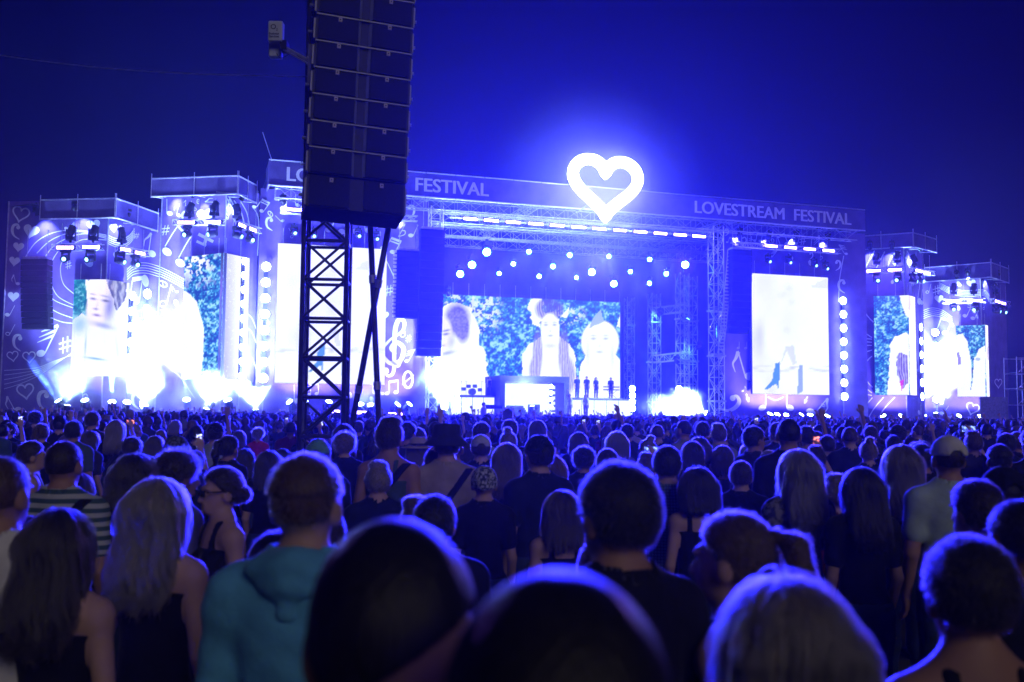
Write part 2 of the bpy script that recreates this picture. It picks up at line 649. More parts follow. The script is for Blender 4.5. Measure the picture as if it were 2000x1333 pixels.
add_staff(r, s_, [(211, 460), (225, 466), (240, 467), (253, 460), (263, 447)], 5, 4, 4, 1.5)
add_staff(r, s_, [(248, 527), (262, 516), (285, 514), (311, 521)], 5, 5, 5, 1.3)
for y in (607, 622, 640, 668):
    add_line(r, s_, [(255, y + 6), (280, y - 1), (311, y + 4)], 1.6)

r, f, s_, hf, hs = LI
for k, x, y, sz, ro, fl in [('quarter_note', 327, 405, 32, 0, -1), ('eighth_note', 348, 411, 25, -14, -1), ('eighth_note', 363, 400, 18, -4, -1), ('half_note', 377, 402, 20, 14, -1), ('whole_note', 387, 394, 11, -20, 1), ('eighth_note', 413, 396, 26, 90, 1), ('heart', 401, 424, 34, 6, 1), ('sharp', 323, 450, 21, -4, 1), ('cross_mark', 402, 462, 36, -10, 1), ('whole_note', 318, 555, 22, 45, 1), ('half_note', 327, 578, 46, -14, 1), ('eighth_note', 341, 566, 16, 30, -1), ('whole_note', 344, 592, 15, 0, 1), ('bass_clef', 362, 424, 22, 0, 1)]:
    add_motif(r, f, k, x, y, sz, ro, fl)
add_motif(r, f, 'dot', 326, 492, 24, 30)
add_motif(r, f, 'dot', 352, 514, 24, 30)
for pts, w in [([(322, 482), (335, 460), (347, 442)], 2.2), ([(348, 442), (360, 456)], 4.5), ([(349, 504), (362, 480), (373, 462)], 2.2)]:
    add_line(r, f, pts, w, 'note_stem')
add_staff(r, f, [(313, 522), (330, 530), (345, 538), (361, 547)], 5, 4.5, 4.5, 1.4)
for y, e in ((606, 620), (622, 638), (642, 660), (668, 698), (706, 730)):
    add_line(r, f, [(313, y), (338, y + (e - y) * .35), (360, e)], 1.8)
add_line(r, f, [(320, 708), (350, 735), (380, 778)], 1.4)
for pts in [[(441, 385), (452, 405), (458, 435)], [(448, 386), (458, 408), (461, 440)], [(457, 392), (470, 412), (477, 436)], [(470, 394), (482, 416), (488, 446)], [(493, 404), (505, 430), (503, 500)]]:
    add_line(r, s_, pts, 2.0)
add_motif(r, s_, 'treble_clef', 446, 410, 38, -4, sx=.6)
for y in (612, 640, 690, 742):
    add_line(r, s_, [(482, y), (492, y + 10), (500, y + 30)], 1.6)

r, f, s_, hf, hs = RI
for pts in [[(1684, 490), (1664, 530), (1660, 580)], [(1708, 490), (1688, 530), (1682, 570), (1690, 610), (1706, 630)], [(1728, 492), (1716, 515), (1704, 540)], [(1752, 490), (1740, 505), (1733, 525)], [(1662, 600), (1676, 638), (1703, 660)], [(1661, 672), (1680, 662), (1703, 663)], [(1662, 690), (1682, 670), (1703, 669)], [(1665, 740), (1662, 700), (1682, 678), (1703, 675)], [(1703, 684), (1682, 694), (1675, 720), (1684, 750), (1703, 768)], [(1703, 696), (1692, 708), (1689, 725), (1694, 745), (1704, 757)], [(1662, 745), (1680, 766), (1703, 773)], [(1676, 824), (1690, 795), (1704, 777)], [(1690, 829), (1706, 800), (1726, 776)], [(1710, 828), (1726, 800), (1748, 776)]]:
    add_line(r, f, pts, 2.0)
for k, x, y, sz, ro, fl in [('flat_sign', 1757, 497, 16, -25, 1), ('heart', 1748, 516, 12, 0, 1), ('dot', 1743, 551, 10, -40, 1), ('dot', 1666, 803, 12, 0, 1)]:
    add_motif(r, f, k, x, y, sz, ro, fl)
for k, x, y, sz, ro, fl, sx in [('eighth_note', 1771, 498, 16, 0, 1, .7), ('heart', 1776, 516, 20, 0, 1, .5), ('quarter_note', 1795, 572, 44, -8, -1, .5), ('whole_note', 1782, 555, 12, 0, 1, .6), ('quarter_note', 1800, 580, 30, -8, -1, .5), ('dot', 1795, 806, 12, 0, 1, .6)]:
    add_motif(r, s_, k, x, y, sz, ro, fl, sx=sx)
r, f, s_, hf, hs = RO
for k, x, y, sz, ro, fl in [('half_note', 1815, 564, 20, -14, 1), ('sharp', 1829, 567, 19, 10, 1), ('heart', 1834, 585, 18, 4, 1), ('whole_note', 1873, 555, 12, 20, 1), ('heart', 1897, 555, 19, 6, 1), ('dot', 1872, 602, 12, 10, 1), ('cross_mark', 1895, 596, 12, 0, 1), ('sixteenth_note', 1897, 612, 28, -25, 1), ('beamed_note', 1840, 638, 36, -20, 1), ('quarter_note', 1848, 657, 34, -10, 1), ('whole_note', 1859, 634, 12, 8, 1), ('quarter_note', 1846, 802, 22, -34, 1), ('heart_outline', 1899, 800, 28, -18, 1), ('flag_note', 1852, 820, 20, -20, 1), ('bass_clef', 1892, 823, 11, 0, -1)]:
    add_motif(r, f, k, x, y, sz, ro, fl)
add_staff(r, f, [(1834, 552), (1856, 563), (1885, 568), (1914, 566)], 5, 2.6, 3, 1.2)
add_staff(r, f, [(1803, 607), (1820, 602), (1840, 606), (1860, 620)], 5, 4, 3.5, 1.1)
for y in (678, 690, 703):
    add_line(r, f, [(1832, y - 5), (1850, y), (1866, y + 5)], 1.6)
for k, x, y, sz, ro, fl, sx in [('heart', 1921, 556, 18, 0, 1, .5), ('bass_clef', 1946, 562, 18, 0, 1, .6), ('half_note', 1921, 596, 18, 10, 1, .6), ('heart_outline', 1950, 750, 22, 0, 1, .7), ('quarter_note', 1942, 806, 22, 0, 1, .6), ('quarter_note', 1956, 808, 20, 0, 1, .6), ('heart_outline', 1947, 795, 18, 0, 1, .6)]:
    add_motif(r, s_, k, x, y, sz, ro, fl, sx=sx)
add_staff(r, s_, [(1916, 566), (1926, 569), (1932, 578)], 5, 2.6, 3, 1.0)

# ------------------------------------------------------------------ main stage: roof, banner, bays
ROOF_L = sp(525, 330, 0).x
ROOF_R = sp(1690, 430, 0).x
ZT = (sp(525, 312, 0).z + sp(1690, 414, 0).z) / 2
ZB = (sp(525, 356, 0).z + sp(1690, 453, 0).z) / 2


def main_roof():
    root = sthing('stage_roof', 'wide main stage roof with purple banner lettered twice across its front', 'stage roof')
    MB().box((ROOF_L, 0, ZB), (ROOF_R, 0.14, ZT)).build('banner', HEADER, root)
    MB().box((ROOF_R - 0.14, 0.14, ZB), (ROOF_R, 3.0, ZT)).build('banner_return', HEADER, root)
    MB().box((ROOF_L, 0.14, ZB), (ROOF_L + 0.14, 3.0, ZT)).build('banner_return', HEADER, root)
    MB().box((ROOF_L + 0.2, 0.16, ZT - 0.4), (ROOF_R - 0.2, 21, ZT - 0.1)).build('roof_deck', BLACK, root)
    n = 22
    for z in (ZB - 0.07, ZT + 0.07):
        for i in range(n):
            a = ROOF_L + (ROOF_R - ROOF_L) * i / n
            b = ROOF_L + (ROOF_R - ROOF_L) * (i + 1) / n - 0.06
            MB().cyl((a, -0.04, z + 0.02 * random.random()), (b, -0.04, z + 0.02 * random.random()), 0.055).build('banner_rail', ALU, root)
    for (x0, x1, y) in ((560, 955, 0), (1357, 1663, 0)):
        a, b = sp(x0, 340 + (x0 - 560) * .085, -0.03), sp(x1, 372 + (x1 - 955) * .085, -0.03)
        me = text_mesh('LOVESTREAM  FESTIVAL', 1.0, 0.004, 0.0)
        base = [v.co.copy() for v in me.vertices]
        faces = [tuple(p.vertices) for p in me.polygons]
        bold = MB()
        for q, dx in enumerate((-.028, -.014, 0, .014, .028)):        # heavy strokes: the letter laid over itself in thin layers
            k0 = len(bold.v)
            bold.v += [(c.x + dx, c.y + (.012 if q % 2 else 0), c.z + .003 * q) for c in base]
            bold.f += [tuple(k0 + i for i in f_) for f_ in faces]
        me = bold.mesh('lettering')
        xs = [v.co.x for v in me.vertices]
        ys = [v.co.y for v in me.vertices]
        kx = (b.x - a.x) / (max(xs) - min(xs))
        h = (ZT - ZB) * 0.60
        kz = h / (max(ys) - min(ys))
        o = bpy.data.objects.new('lettering', me)
        me.materials.append(PRINT)
        COL.objects.link(o)
        o.parent = root
        o.matrix_local = Matrix.Translation((a.x, -0.012, ZB + (ZT - ZB) * 0.2)) @ Matrix.Rotation(math.pi / 2, 4, 'X') @ Matrix.Diagonal((kx, kz, 1, 1)) @ Matrix.Translation((-min(xs), -min(ys), 0))
    for w in (0.9, 6.0, 12.0, 17.5):
        MB().truss((ROOF_L + 0.6, w, ZB - 0.45), (ROOF_R - 0.6, w, ZB - 0.45), 0.9, 1.2, 0.045, 0.022).build('roof_truss', STEEL, root)
    for x in np.linspace(ROOF_L + 3, ROOF_R - 3, 6):
        MB().truss((x, 1.0, ZB + 0.4), (x, 18.0, ZB + 0.4), 0.6, 1.5, 0.04, 0.022).build('cross_truss', STEEL, root)
    MB().cyl((ROOF_L + 0.3, 0.5, ZT), (ROOF_L - 0.5, 0.5, ZT + 2.3), 0.03).build('antenna_rod', ALU, root)
    return root


ROOF = main_roof()

# printed cloth on either side of the stage opening
BAYL = Face(*[(p.x, p.y) for p in (M_S @ Vector((sp(503, 600, 2.6).x, 2.6, 0)), M_S @ Vector((sp(834, 600, 2.6).x, 2.6, 0)))])
BAYR = Face(*[(p.x, p.y) for p in (M_S @ Vector((sp(1409, 600, 2.6).x, 2.6, 0)), M_S @ Vector((sp(1692, 600, 2.6).x, 2.6, 0)))])
for fc, lab in ((BAYL, 'music-print cloth wall behind the left side screen and treble clef'), (BAYR, 'music-print cloth wall behind the right side screen with boots')):
    root = thing('scenic_wall', lab, 'cloth wall', fc.A, fc.rz)
    cloth_face(root, fc, 0, fc.L, 0, ZB + 0.2, 'cloth')
    fc.root = root
for k, x, y, sz, ro, fl in [('sixteenth_note', 510, 402, 28, -36, 1), ('whole_note', 528, 418, 15, 20, 1), ('bass_clef', 527, 438, 26, 0, 1), ('quarter_note', 545, 428, 20, 45, -1), ('quarter_note', 578, 392, 24, 0, -1), ('quarter_note', 597, 398, 22, -24, 1), ('bass_clef', 555, 398, 16, 0, -1), ('half_note', 568, 455, 20, 30, 1), ('sixteenth_note', 660, 438, 44, -16, 1), ('sixteenth_note', 702, 438, 44, 12, -1), ('sharp', 740, 458, 12, 0, 1), ('bass_clef', 736, 441, 12, 0, -1), ('dot', 780, 437, 10, 0, 1), ('bass_clef', 802, 414, 26, 0, -1), ('flat_sign', 788, 452, 28, -24, 1), ('quarter_note', 810, 452, 28, -24, 1), ('sixteenth_note', 764, 480, 34, -30, 1), ('quarter_note', 766, 530, 44, 25, -1), ('sharp', 759, 568, 22, 4, 1), ('heart', 750, 618, 20, 0, 1), ('treble_clef', 770, 680, 112, -10, 1), ('half_note', 788, 642, 32, 10, 1), ('sharp', 798, 662, 15, 6, 1), ('quarter_note', 784, 706, 28, -22, 1), ('flag_note', 802, 695, 30, -10, 1), ('whole_note', 797, 742, 40, -20, 1), ('beamed_note', 766, 758, 30, 0, 1), ('sixteenth_note', 738, 760, 26, 0, -1), ('dot', 726, 780, 14, 0, 1), ('quarter_note', 576, 770, 36, 0, -1), ('beamed_note', 612, 762, 26, 0, 1), ('dot', 683, 772, 16, 0, 1), ('bass_clef', 520, 640, 30, 0, 1), ('sharp', 815, 565, 14, 0, 1)]:
    add_motif(BAYL.root, BAYL, k, x, y, sz, ro, fl)
for k, x, y, sz, ro, fl in [('bass_clef', 1419, 454, 14, 0, -1), ('flat_sign', 1452, 466, 30, 8, 1), ('sixteenth_note', 1426, 470, 14, -16, 1), ('cross_mark', 1467, 467, 10, 0, 1), ('beamed_note', 1481, 465, 18, -10, 1), ('treble_clef', 1507, 469, 26, 0, 1), ('beamed_note', 1527, 472, 26, 20, 1), ('beamed_note', 1551, 469, 22, -14, 1), ('sharp', 1568, 470, 18, 0, 1), ('bar_line', 1585, 472, 20, -6, 1), ('flag_note', 1598, 474, 28, 14, 1), ('flag_note', 1646, 488, 24, 14, -1), ('bass_clef', 1636, 519, 20, 0, -1), ('quarter_note', 1465, 484, 14, -50, 1), ('bass_clef', 1449, 488, 14, 90, 1), ('flag_note', 1512, 496, 18, -20, 1), ('beamed_note', 1461, 508, 14, 30, 1), ('dot', 1583, 514, 14, 0, 1), ('bass_clef', 1584, 500, 13, 0, -1), ('flat_sign', 1604, 502, 14, 0, 1), ('dot', 1615, 521, 8, 0, 1), ('quarter_note', 1545, 500, 14, 40, 1), ('half_note', 1443, 675, 14, 0, 1), ('half_note', 1458, 675, 14, 0, 1), ('eighth_note', 1452, 715, 62, 16, -1), ('eighth_note', 1453, 760, 12, -10, 1), ('bass_clef', 1425, 790, 44, -50, -1), ('quarter_note', 1494, 782, 40, 0, 1), ('quarter_note', 1538, 782, 40, 0, -1), ('treble_clef', 1460, 778, 16, 20, 1), ('eighth_note', 1600, 795, 48, -40, 1), ('whole_note', 1608, 792, 10, 30, 1), ('treble_clef', 1574, 782, 14, -20, 1), ('bass_clef', 1645, 560, 26, 0, 1)]:
    add_motif(BAYR.root, BAYR, k, x, y, sz, ro, fl)
add_line(BAYR.root, BAYR, [(1648, 500), (1640, 545), (1638, 590)], 1.6)
add_line(BAYR.root, BAYR, [(1500, 776), (1515, 782), (1530, 776)], 1.6)


# inner black box of the stage
def drapes():
    for a, b, lab in (((sp(834, 600, 2.6).x, 3.2), (sp(858, 600, 17).x, 19.0), 'black side drape inside the stage opening behind the left speakers'), ((sp(1211, 600, 18).x - 20, 19.2), (sp(1400, 600, 19).x + 3, 19.2), 'dark back drape hanging behind the big centre screen'), ((sp(1400, 600, 19).x + 2.5, 19.0), (sp(1409, 600, 2.6).x, 3.4), 'black side drape inside the stage opening at the right')):
        root = sthing('stage_drape', lab, 'drape', (a[0], a[1], 0))
        mb = MB()
        n = 70
        d = Vector((b[0] - a[0], b[1] - a[1], 0))
        nr = Vector((-d.y, d.x, 0)).normalized()
        for i in range(n + 1):
            p = d * (i / n) + nr * (0.14 * math.sin(i * 1.25) + 0.06 * math.sin(i * 2.9))
            mb.v += [(p.x, p.y, 0), (p.x, p.y, ZB - 0.3)]
        for i in range(n):
            mb.f.append((2 * i, 2 * i + 2, 2 * i + 3, 2 * i + 1))
        mb.build('drape_cloth', DRAPE, root, True)


drapes()

DECK_Z = 1.45


def stage_deck():
    x0, x1 = sp(834, 800, -3).x, sp(1400, 810, -3).x
    root = sthing('stage_deck', 'dark main stage platform with a railed front edge behind the crowd', 'stage')
    MB().box((x0, -4.0, DECK_Z - 0.2), (x1, 18.9, DECK_Z)).build('deck_top', DECK, root)
    MB().box((x0, -3.9, 0.02), (x1, -3.8, DECK_Z - 0.21)).build('skirt', DRAPE, root)
    for i in range(24):
        x = x0 + (x1 - x0) * (i + 0.5) / 24
        MB().box((x - 0.48, -4.06, DECK_Z - 0.28), (x + 0.48, -4.01, DECK_Z - 0.1)).build('edge_panel', mat('deck_edge', (0.16, 0.16, 0.19), 0.4), root)
    # low side stages in front of the wings
    for (pa, pb, w, lab) in ((96, 590, -2.0, 'low side platform in front of the left towers holding floor lamps'), (1425, 1965, -3.0, 'low side platform in front of the right towers holding floor lamps')):
        a, b = sp(pa, 808, w), sp(pb, 822, w)
        t = sthing('side_stage', lab, 'stage', (a.x, w, 0))
        MB().box((0, 0, 0.9), (b.x - a.x, 3.0, 1.2)).build('deck_top', DECK, t)
        MB().box((0.05, 0.08, 0.02), (b.x - a.x - 0.05, 0.16, 0.89)).build('skirt', DRAPE, t)


stage_deck()


# lattice towers
def lattice(px, w, z1, width, label, z0=0.0, xb=False):
    s0 = sp(px, 650, w)
    t = sthing('truss_tower', label, 'truss tower', (s0.x, w, 0))
    MB().truss((0, 0, z0), (0, 0, z1), width, width * 1.05, 0.05, 0.028, xbrace=xb).build('lattice_mast', ALU, t)
    MB().box((-width * .8, -width * .8, 0.01), (width * .8, width * .8, 0.1)).build('base_plate', STEEL, t)
    for k in range(3):
        MB().box((-width * .62, -width * .62, z0 + 3 + 4 * k), (width * .62, width * .62, z0 + 3.14 + 4 * k)).build('sleeve_block', STEEL, t)
    return t


lattice(848, 1.6, ZB - 0.5, 1.0, 'lattice mast at the left edge of the stage opening')
lattice(1399, 1.2, ZB - 0.5, 1.0, 'bright lattice mast at the right edge of the stage opening')
lattice(1417, 3.2, ZB - 0.5, 0.9, 'second lattice mast just behind the right edge mast')
lattice(1278, 13.5, 14.0, 0.95, 'slim lattice mast inside the stage, nearest the centre screen')
lattice(1333, 9.0, 15.5, 0.95, 'lattice mast inside the stage between screen and right edge')
lattice(1349, 10.5, 15.5, 0.95, 'lattice mast inside the stage right behind its neighbour')
lattice(1229, 17.5, 14.0, 0.8, 'faint lattice mast beside the right edge of the centre screen')
for y, lab in ((605, 'upper horizontal truss linking the inner stage masts'), (698, 'lower horizontal truss linking the inner stage masts')):
    a, b = sp(1278, y + 4, 13.3), sp(1340, y - 3, 9.4)
    t = sthing('cross_truss', lab, 'truss', a)
    MB().truss((0, 0, 0), b - a, 0.7, 0.9, 0.045, 0.026).build('lattice_mast', ALU, t)


# scaffold at the right edge of the site
def side_scaffold():
    p = at_y(1987, 760, 84)
    t = thing('scaffold_tower', 'scaffold tower cut by the right edge of the picture', 'scaffold', (p.x, p.y, 0), 0.1)
    zt = at_y(1987, 697, 84).z
    for x in (0, 1.6, 3.2):
        for y in (0, 1.8):
            MB().cyl((x, y, 0), (x, y, zt), 0.045).build('standard', STEEL, t)
    for k in range(6):
        z = 0.3 + k * (zt - 0.4) / 5
        for y in (0, 1.8):
            MB().cyl((0, y, z), (3.2, y, z), 0.04).build('ledger', STEEL, t)
        if k < 5:
            MB().cyl((0, 0, z), (1.6, 0, z + zt / 5.2), 0.035).build('diagonal_brace', STEEL, t)
            MB().box((0, 0.05, z + 0.05), (3.2, 1.75, z + 0.1)).build('platform', BLACK, t)
    MB().box((-2.6, 1.2, 1.6), (-0.1, 1.3, 3.6)).build('privacy_panel', mat('grey_panel', (0.2, 0.2, 0.24), 0.7), t)


side_scaffold()

# ================================================================== LED screens
CR = np.array(CAM_ROT)


def project(P):
    q = (np.asarray(P) - np.array([0, 0, CAM_Z])) @ CR
    return 1000 + FPX * q[..., 0] / -q[..., 2], 666.5 - FPX * q[..., 1] / -q[..., 2]


def vnoise(x, y, seed=0):
    xi, yi = np.floor(x).astype(np.int64), np.floor(y).astype(np.int64)
    xf, yf = x - xi, y - yi
    u, v = xf * xf * (3 - 2 * xf), yf * yf * (3 - 2 * yf)

    def h(a, b):
        k = (a * 374761393 + b * 668265263 + seed * 974634777) & 0x7fffffff
        k = ((k ^ (k >> 13)) * 1274126177) & 0x7fffffff
        return ((k ^ (k >> 16)) & 0xffff) / 65535.0
    return (h(xi, yi) * (1 - u) + h(xi + 1, yi) * u) * (1 - v) + (h(xi, yi + 1) * (1 - u) + h(xi + 1, yi + 1) * u) * v


def leaves(X, Y, sc=7.0, seed=1):
    """a hedge: small leaf shapes light against dark gaps"""
    n = 0.5 * vnoise(X / sc, Y / sc, seed) + 0.5 * vnoise(X / (sc * .45) + 7, Y / (sc * .45), seed + 1)
    big = vnoise(X / (sc * 4), Y / (sc * 4), seed + 2)
    t = np.clip((n - 0.34) * 2.6 + (big - 0.5) * 0.5, 0, 1)[..., None]
    dark, mid, lite = np.array([0.006, 0.06, 0.36]), np.array([0.025, 0.33, 0.50]), np.array([0.42, 0.85, 0.98])
    c = np.where(t < 0.6, dark + (mid - dark) * (t / 0.6), mid + (lite - mid) * ((t - 0.6) / 0.4))
    return c


def ellm(X, Y, cx, cy, rx, ry, soft=0.12):
    d = np.sqrt(((X - cx) / rx) ** 2 + ((Y - cy) / ry) ** 2)
    return np.clip((1 + soft / 2 - d) / soft, 0, 1)


def polym(X, Y, pts, wob=2.0, seed=3):
    Xw = X + wob * (vnoise(X / 9, Y / 9, seed) - .5)
    Yw = Y + wob * (vnoise(X / 9 + 31, Y / 9, seed) - .5)
    ins = np.zeros(X.shape, bool)
    n = len(pts)
    for i in range(n):
        (x0, y0), (x1, y1) = pts[i], pts[(i + 1) % n]
        if y0 == y1:
            continue
        c = ((y0 > Yw) != (y1 > Yw)) & (Xw < (x1 - x0) * (Yw - y0) / (y1 - y0) + x0)
        ins ^= c
    return ins.astype(float)


def lay(img, m, col):
    return img * (1 - m[..., None]) + np.array(col) * m[..., None]


def soft(X, Y, cx, cy, rx, ry, rot=0.0):
    c, s_ = math.cos(R(rot)), math.sin(R(rot))
    u, v = (X - cx) * c + (Y - cy) * s_, -(X - cx) * s_ + (Y - cy) * c
    return np.exp(-((u / rx) ** 2 + (v / ry) ** 2) * 1.4)


WHITE = (1.05, 1.1, 1.15)
HAIR = (0.10, 0.075, 0.30)


def hairy(X, Y, m, seed, sc=4):
    wv = 9 * vnoise(X / 22, Y / 30, seed) + 3 * vnoise(X / 9, Y / 14, seed + 5)
    n = .5 + .5 * np.sin(X * 2.6 / sc * 1.6 + wv)
    n = .6 * n + .4 * vnoise(X / 2.2, Y / 6, seed + 2)
    return m * np.clip(.35 + n * .9, 0, 1)


def pic_centre(X, Y):
    """three costumed figures before a hedge: one bowed at the left, one with dark tresses, one fair with pointed ears"""
    im = leaves(X, Y, 6, 5)
    fl = vnoise(X / 7, Y / 7, 9) * .6 + vnoise(X / 3, Y / 3, 10) * .4
    im = lay(im, ((fl > .56) * np.clip(ellm(X, Y, 945, 608, 34, 44, .5) + ellm(X, Y, 885, 584, 34, 10, .5) + ellm(X, Y, 1110, 615, 30, 18, .5), 0, 1)) * .9, (.85, .98, 1.1))
    # left figure
    im = lay(im, polym(X, Y, [(835, 820), (835, 640), (852, 612), (872, 594), (900, 592), (922, 606), (934, 640), (938, 672), (948, 690), (955, 745), (952, 820)], 6), WHITE)
    im = lay(im, np.clip(ellm(X, Y, 893, 624, 23, 30, .5) + ellm(X, Y, 904, 646, 12, 22, .6), 0, 1) * (.75 + .25 * vnoise(X / 3, Y / 3, 4)), HAIR)
    im = lay(im, ellm(X, Y, 866, 652, 17, 32, .35), (1.0, .98, 1.2))
    im = lay(im, soft(X, Y, 872, 646, 9, 2, -12) * .9, (.05, .06, .36))
    im = lay(im, soft(X, Y, 871, 653, 7, 2.4, -10) * .95, (.03, .04, .32))
    im = lay(im, soft(X, Y, 862, 676, 7, 2.4, -8) * .85, (.25, .12, .5))
    im = lay(im, soft(X, Y, 882, 668, 8, 16, 10) * .5, (.35, .4, .85))
    im = lay(im, soft(X, Y, 874, 690, 16, 4, -12) * .7, (.18, .25, .7))
    # middle figure
    im = lay(im, polym(X, Y, [(1018, 820), (1020, 692), (1034, 672), (1056, 658), (1060, 610), (1090, 610), (1094, 658), (1112, 672), (1124, 692), (1128, 820)], 3), WHITE)
    im = lay(im, polym(X, Y, [(1032, 592), (1040, 580), (1056, 577), (1062, 610), (1052, 642), (1042, 636)], 9), WHITE)
    im = lay(im, polym(X, Y, [(1094, 618), (1112, 598), (1108, 622)], 4), WHITE)
    im = lay(im, hairy(X, Y, np.clip(ellm(X, Y, 1073, 604, 27, 22, .3), 0, 1), 6, 3), HAIR)
    im = lay(im, hairy(X, Y, np.clip(ellm(X, Y, 1050, 690, 9, 44, .4) + ellm(X, Y, 1044, 725, 10, 26, .4), 0, 1), 7, 3) * .85, (.22, .18, .55))
    im = lay(im, hairy(X, Y, np.clip(ellm(X, Y, 1101, 690, 10, 46, .4) + ellm(X, Y, 1110, 735, 13, 34, .4), 0, 1), 8, 3) * .85, (.22, .18, .55))
    im = lay(im, ellm(X, Y, 1074, 640, 18, 28, .2), WHITE)
    for x, y, rx, ry, k in ((1066, 630, 5, 1.5, .6), (1083, 630, 5, 1.5, .6), (1066, 635, 4.5, 2.2, .9), (1083, 635, 4.5, 2.2, .9), (1075, 647, 2.5, 3, .3), (1075, 656, 5.5, 2.0, .8), (1075, 676, 14, 5, .35)):
        im = lay(im, soft(X, Y, x, y, rx, ry) * k, (.3, .35, .8))
    # right figure
    im = lay(im, ellm(X, Y, 1172, 668, 37, 42, .08), WHITE)
    im = lay(im, polym(X, Y, [(1126, 820), (1134, 712), (1146, 690), (1160, 680), (1192, 680), (1208, 696), (1216, 712), (1216, 820)], 4), WHITE)
    im = lay(im, polym(X, Y, [(1152, 642), (1158, 622), (1174, 604), (1178, 628)], 3), (0.42, 0.58, 0.85))
    im = lay(im, polym(X, Y, [(1204, 640), (1212, 612), (1214, 640)], 3), WHITE)
    for x, y, rx, ry, k in ((1159, 656, 6, 1.8, .5), (1183, 656, 6, 1.8, .5), (1159, 662, 5.5, 2.4, .8), (1183, 662, 5.5, 2.4, .8), (1171, 688, 7, 2.2, .7), (1171, 676, 2.5, 3, .3), (1148, 690, 4, 26, .25), (1196, 695, 4, 26, .25)):
        im = lay(im, soft(X, Y, x, y, rx, ry) * k, (.35, .42, .8))
    return im


def pic_pale(cx, ytop, flip=1, boots=True):
    def f(X, Y):
        im = np.ones(X.shape + (3,)) * np.array(WHITE)
        sh = vnoise(X / 40, Y / 55, 12)
        im = lay(im, np.clip((sh - .45) * 2, 0, 1) * np.clip(1 - np.abs(X - cx - flip * -55) / 40, 0, 1), (0.62, 0.66, 0.72))
        im = lay(im, polym(X, Y, [(cx + 40, ytop + 25), (cx + 75, ytop + 8), (cx + 80, ytop + 30)], 5) * .4, (0.6, 0.64, 0.7))
        for x, y, w in ((-14, 40, 9), (2, 28, 6), (6, 55, 7), (-4, 110, 8)):
            im = lay(im, ellm(X, Y, cx + x, ytop + y, w, w * .8, .9) * .14, (0.5, 0.55, 0.62))
        im = lay(im, np.clip(soft(X, Y, cx, ytop + 32, 15, 22) + soft(X, Y, cx, ytop + 95, 26, 50), 0, 1) * .28, (0.72, 0.76, 0.84))
        im = lay(im, polym(X, Y, [(cx - 16, ytop + 175), (cx - 4, ytop + 140), (cx + 10, ytop + 140), (cx + 16, ytop + 175), (cx + 8, ytop + 178), (cx - 2, ytop + 150)]) * .45, (0.5, 0.56, 0.62))
        im = lay(im, (np.abs(Y - ytop - 185) < 6) * np.clip(vnoise(X / 12, Y / 4, 3) * 1.4 - .5, 0, 1), (0.62, 0.66, 0.7))
        if boots:
            im = lay(im, polym(X, Y, [(cx - 26, ytop + 172), (cx - 16, ytop + 172), (cx - 18, ytop + 205), (cx - 20, ytop + 226), (cx - 24, ytop + 214), (cx - 44, ytop + 228), (cx - 46, ytop + 224), (cx - 32, ytop + 208)]), (0.10, 0.32, 0.42))
            im = lay(im, polym(X, Y, [(cx + 20, ytop + 176), (cx + 28, ytop + 176), (cx + 28, ytop + 230), (cx + 18, ytop + 234)]), (0.35, 0.48, 0.55))
        return im
    return f


def pic_lo(X, Y):
    """close-up of a head bowed to the left, dark hair, pale collar"""
    im = lay(leaves(X, Y, 6, 21), np.ones(X.shape) * .35, (0.01, 0.35, 0.25))
    im = lay(im, polym(X, Y, [(166, 545), (262, 545), (262, 745), (135, 745), (140, 628), (160, 612), (174, 622), (170, 585)]), WHITE)
    face_ = ellm(X + (Y - 590) * .22, Y, 196, 592, 25, 50, .2)
    im = lay(im, face_, (1.1, 1.02, 1.15))
    im = lay(im, soft(X, Y, 214, 600, 12, 34, 8) * .85, (0.22, 0.24, 0.70))
    im = lay(im, soft(X, Y, 200, 636, 24, 6, 14) * .7, (0.20, 0.26, 0.7))
    im = lay(im, hairy(X, Y, polym(X, Y, [(170, 552), (176, 544), (206, 544), (212, 562), (222, 585), (228, 608), (244, 588), (250, 544), (262, 544), (262, 540), (170, 540)], 4), 4, 9) * .9, (0.05, 0.06, 0.30))
    im = lay(im, soft(X, Y, 205, 579, 11, 2.2, 14) * .55, (0.08, 0.08, 0.42))
    im = lay(im, soft(X, Y, 206, 588, 9, 2.8, 10) * .95, (0.03, 0.04, 0.32))
    im = lay(im, soft(X, Y, 181, 575, 7, 2.0, 14) * .5, (0.10, 0.08, 0.42))
    im = lay(im, soft(X, Y, 182, 584, 7, 2.6, 10) * .9, (0.04, 0.05, 0.36))
    im = lay(im, soft(X, Y, 190, 596, 3, 10, 12) * .25, (0.35, 0.32, 0.75))
    im = lay(im, soft(X, Y, 187, 604, 6, 2.4, 10) * .8, (0.18, 0.14, 0.55))
    im = lay(im, soft(X, Y, 189, 616, 9, 2.8, 10) * .95, (0.20, 0.08, 0.45))
    im = lay(im, soft(X, Y, 155, 634, 18, 22, 20) * .8, (0.30, 0.60, 0.95))
    im = lay(im, soft(X, Y, 186, 701, 22, 2.2, 8), (0.10, 0.42, 0.75))
    im = lay(im, soft(X, Y, 167, 675, 2.0, 26, 3) * .7, (0.25, 0.50, 0.8))
    im = lay(im, soft(X, Y, 230, 690, 3.0, 40, -6) * .35, (0.5, 0.62, 0.85))
    return im


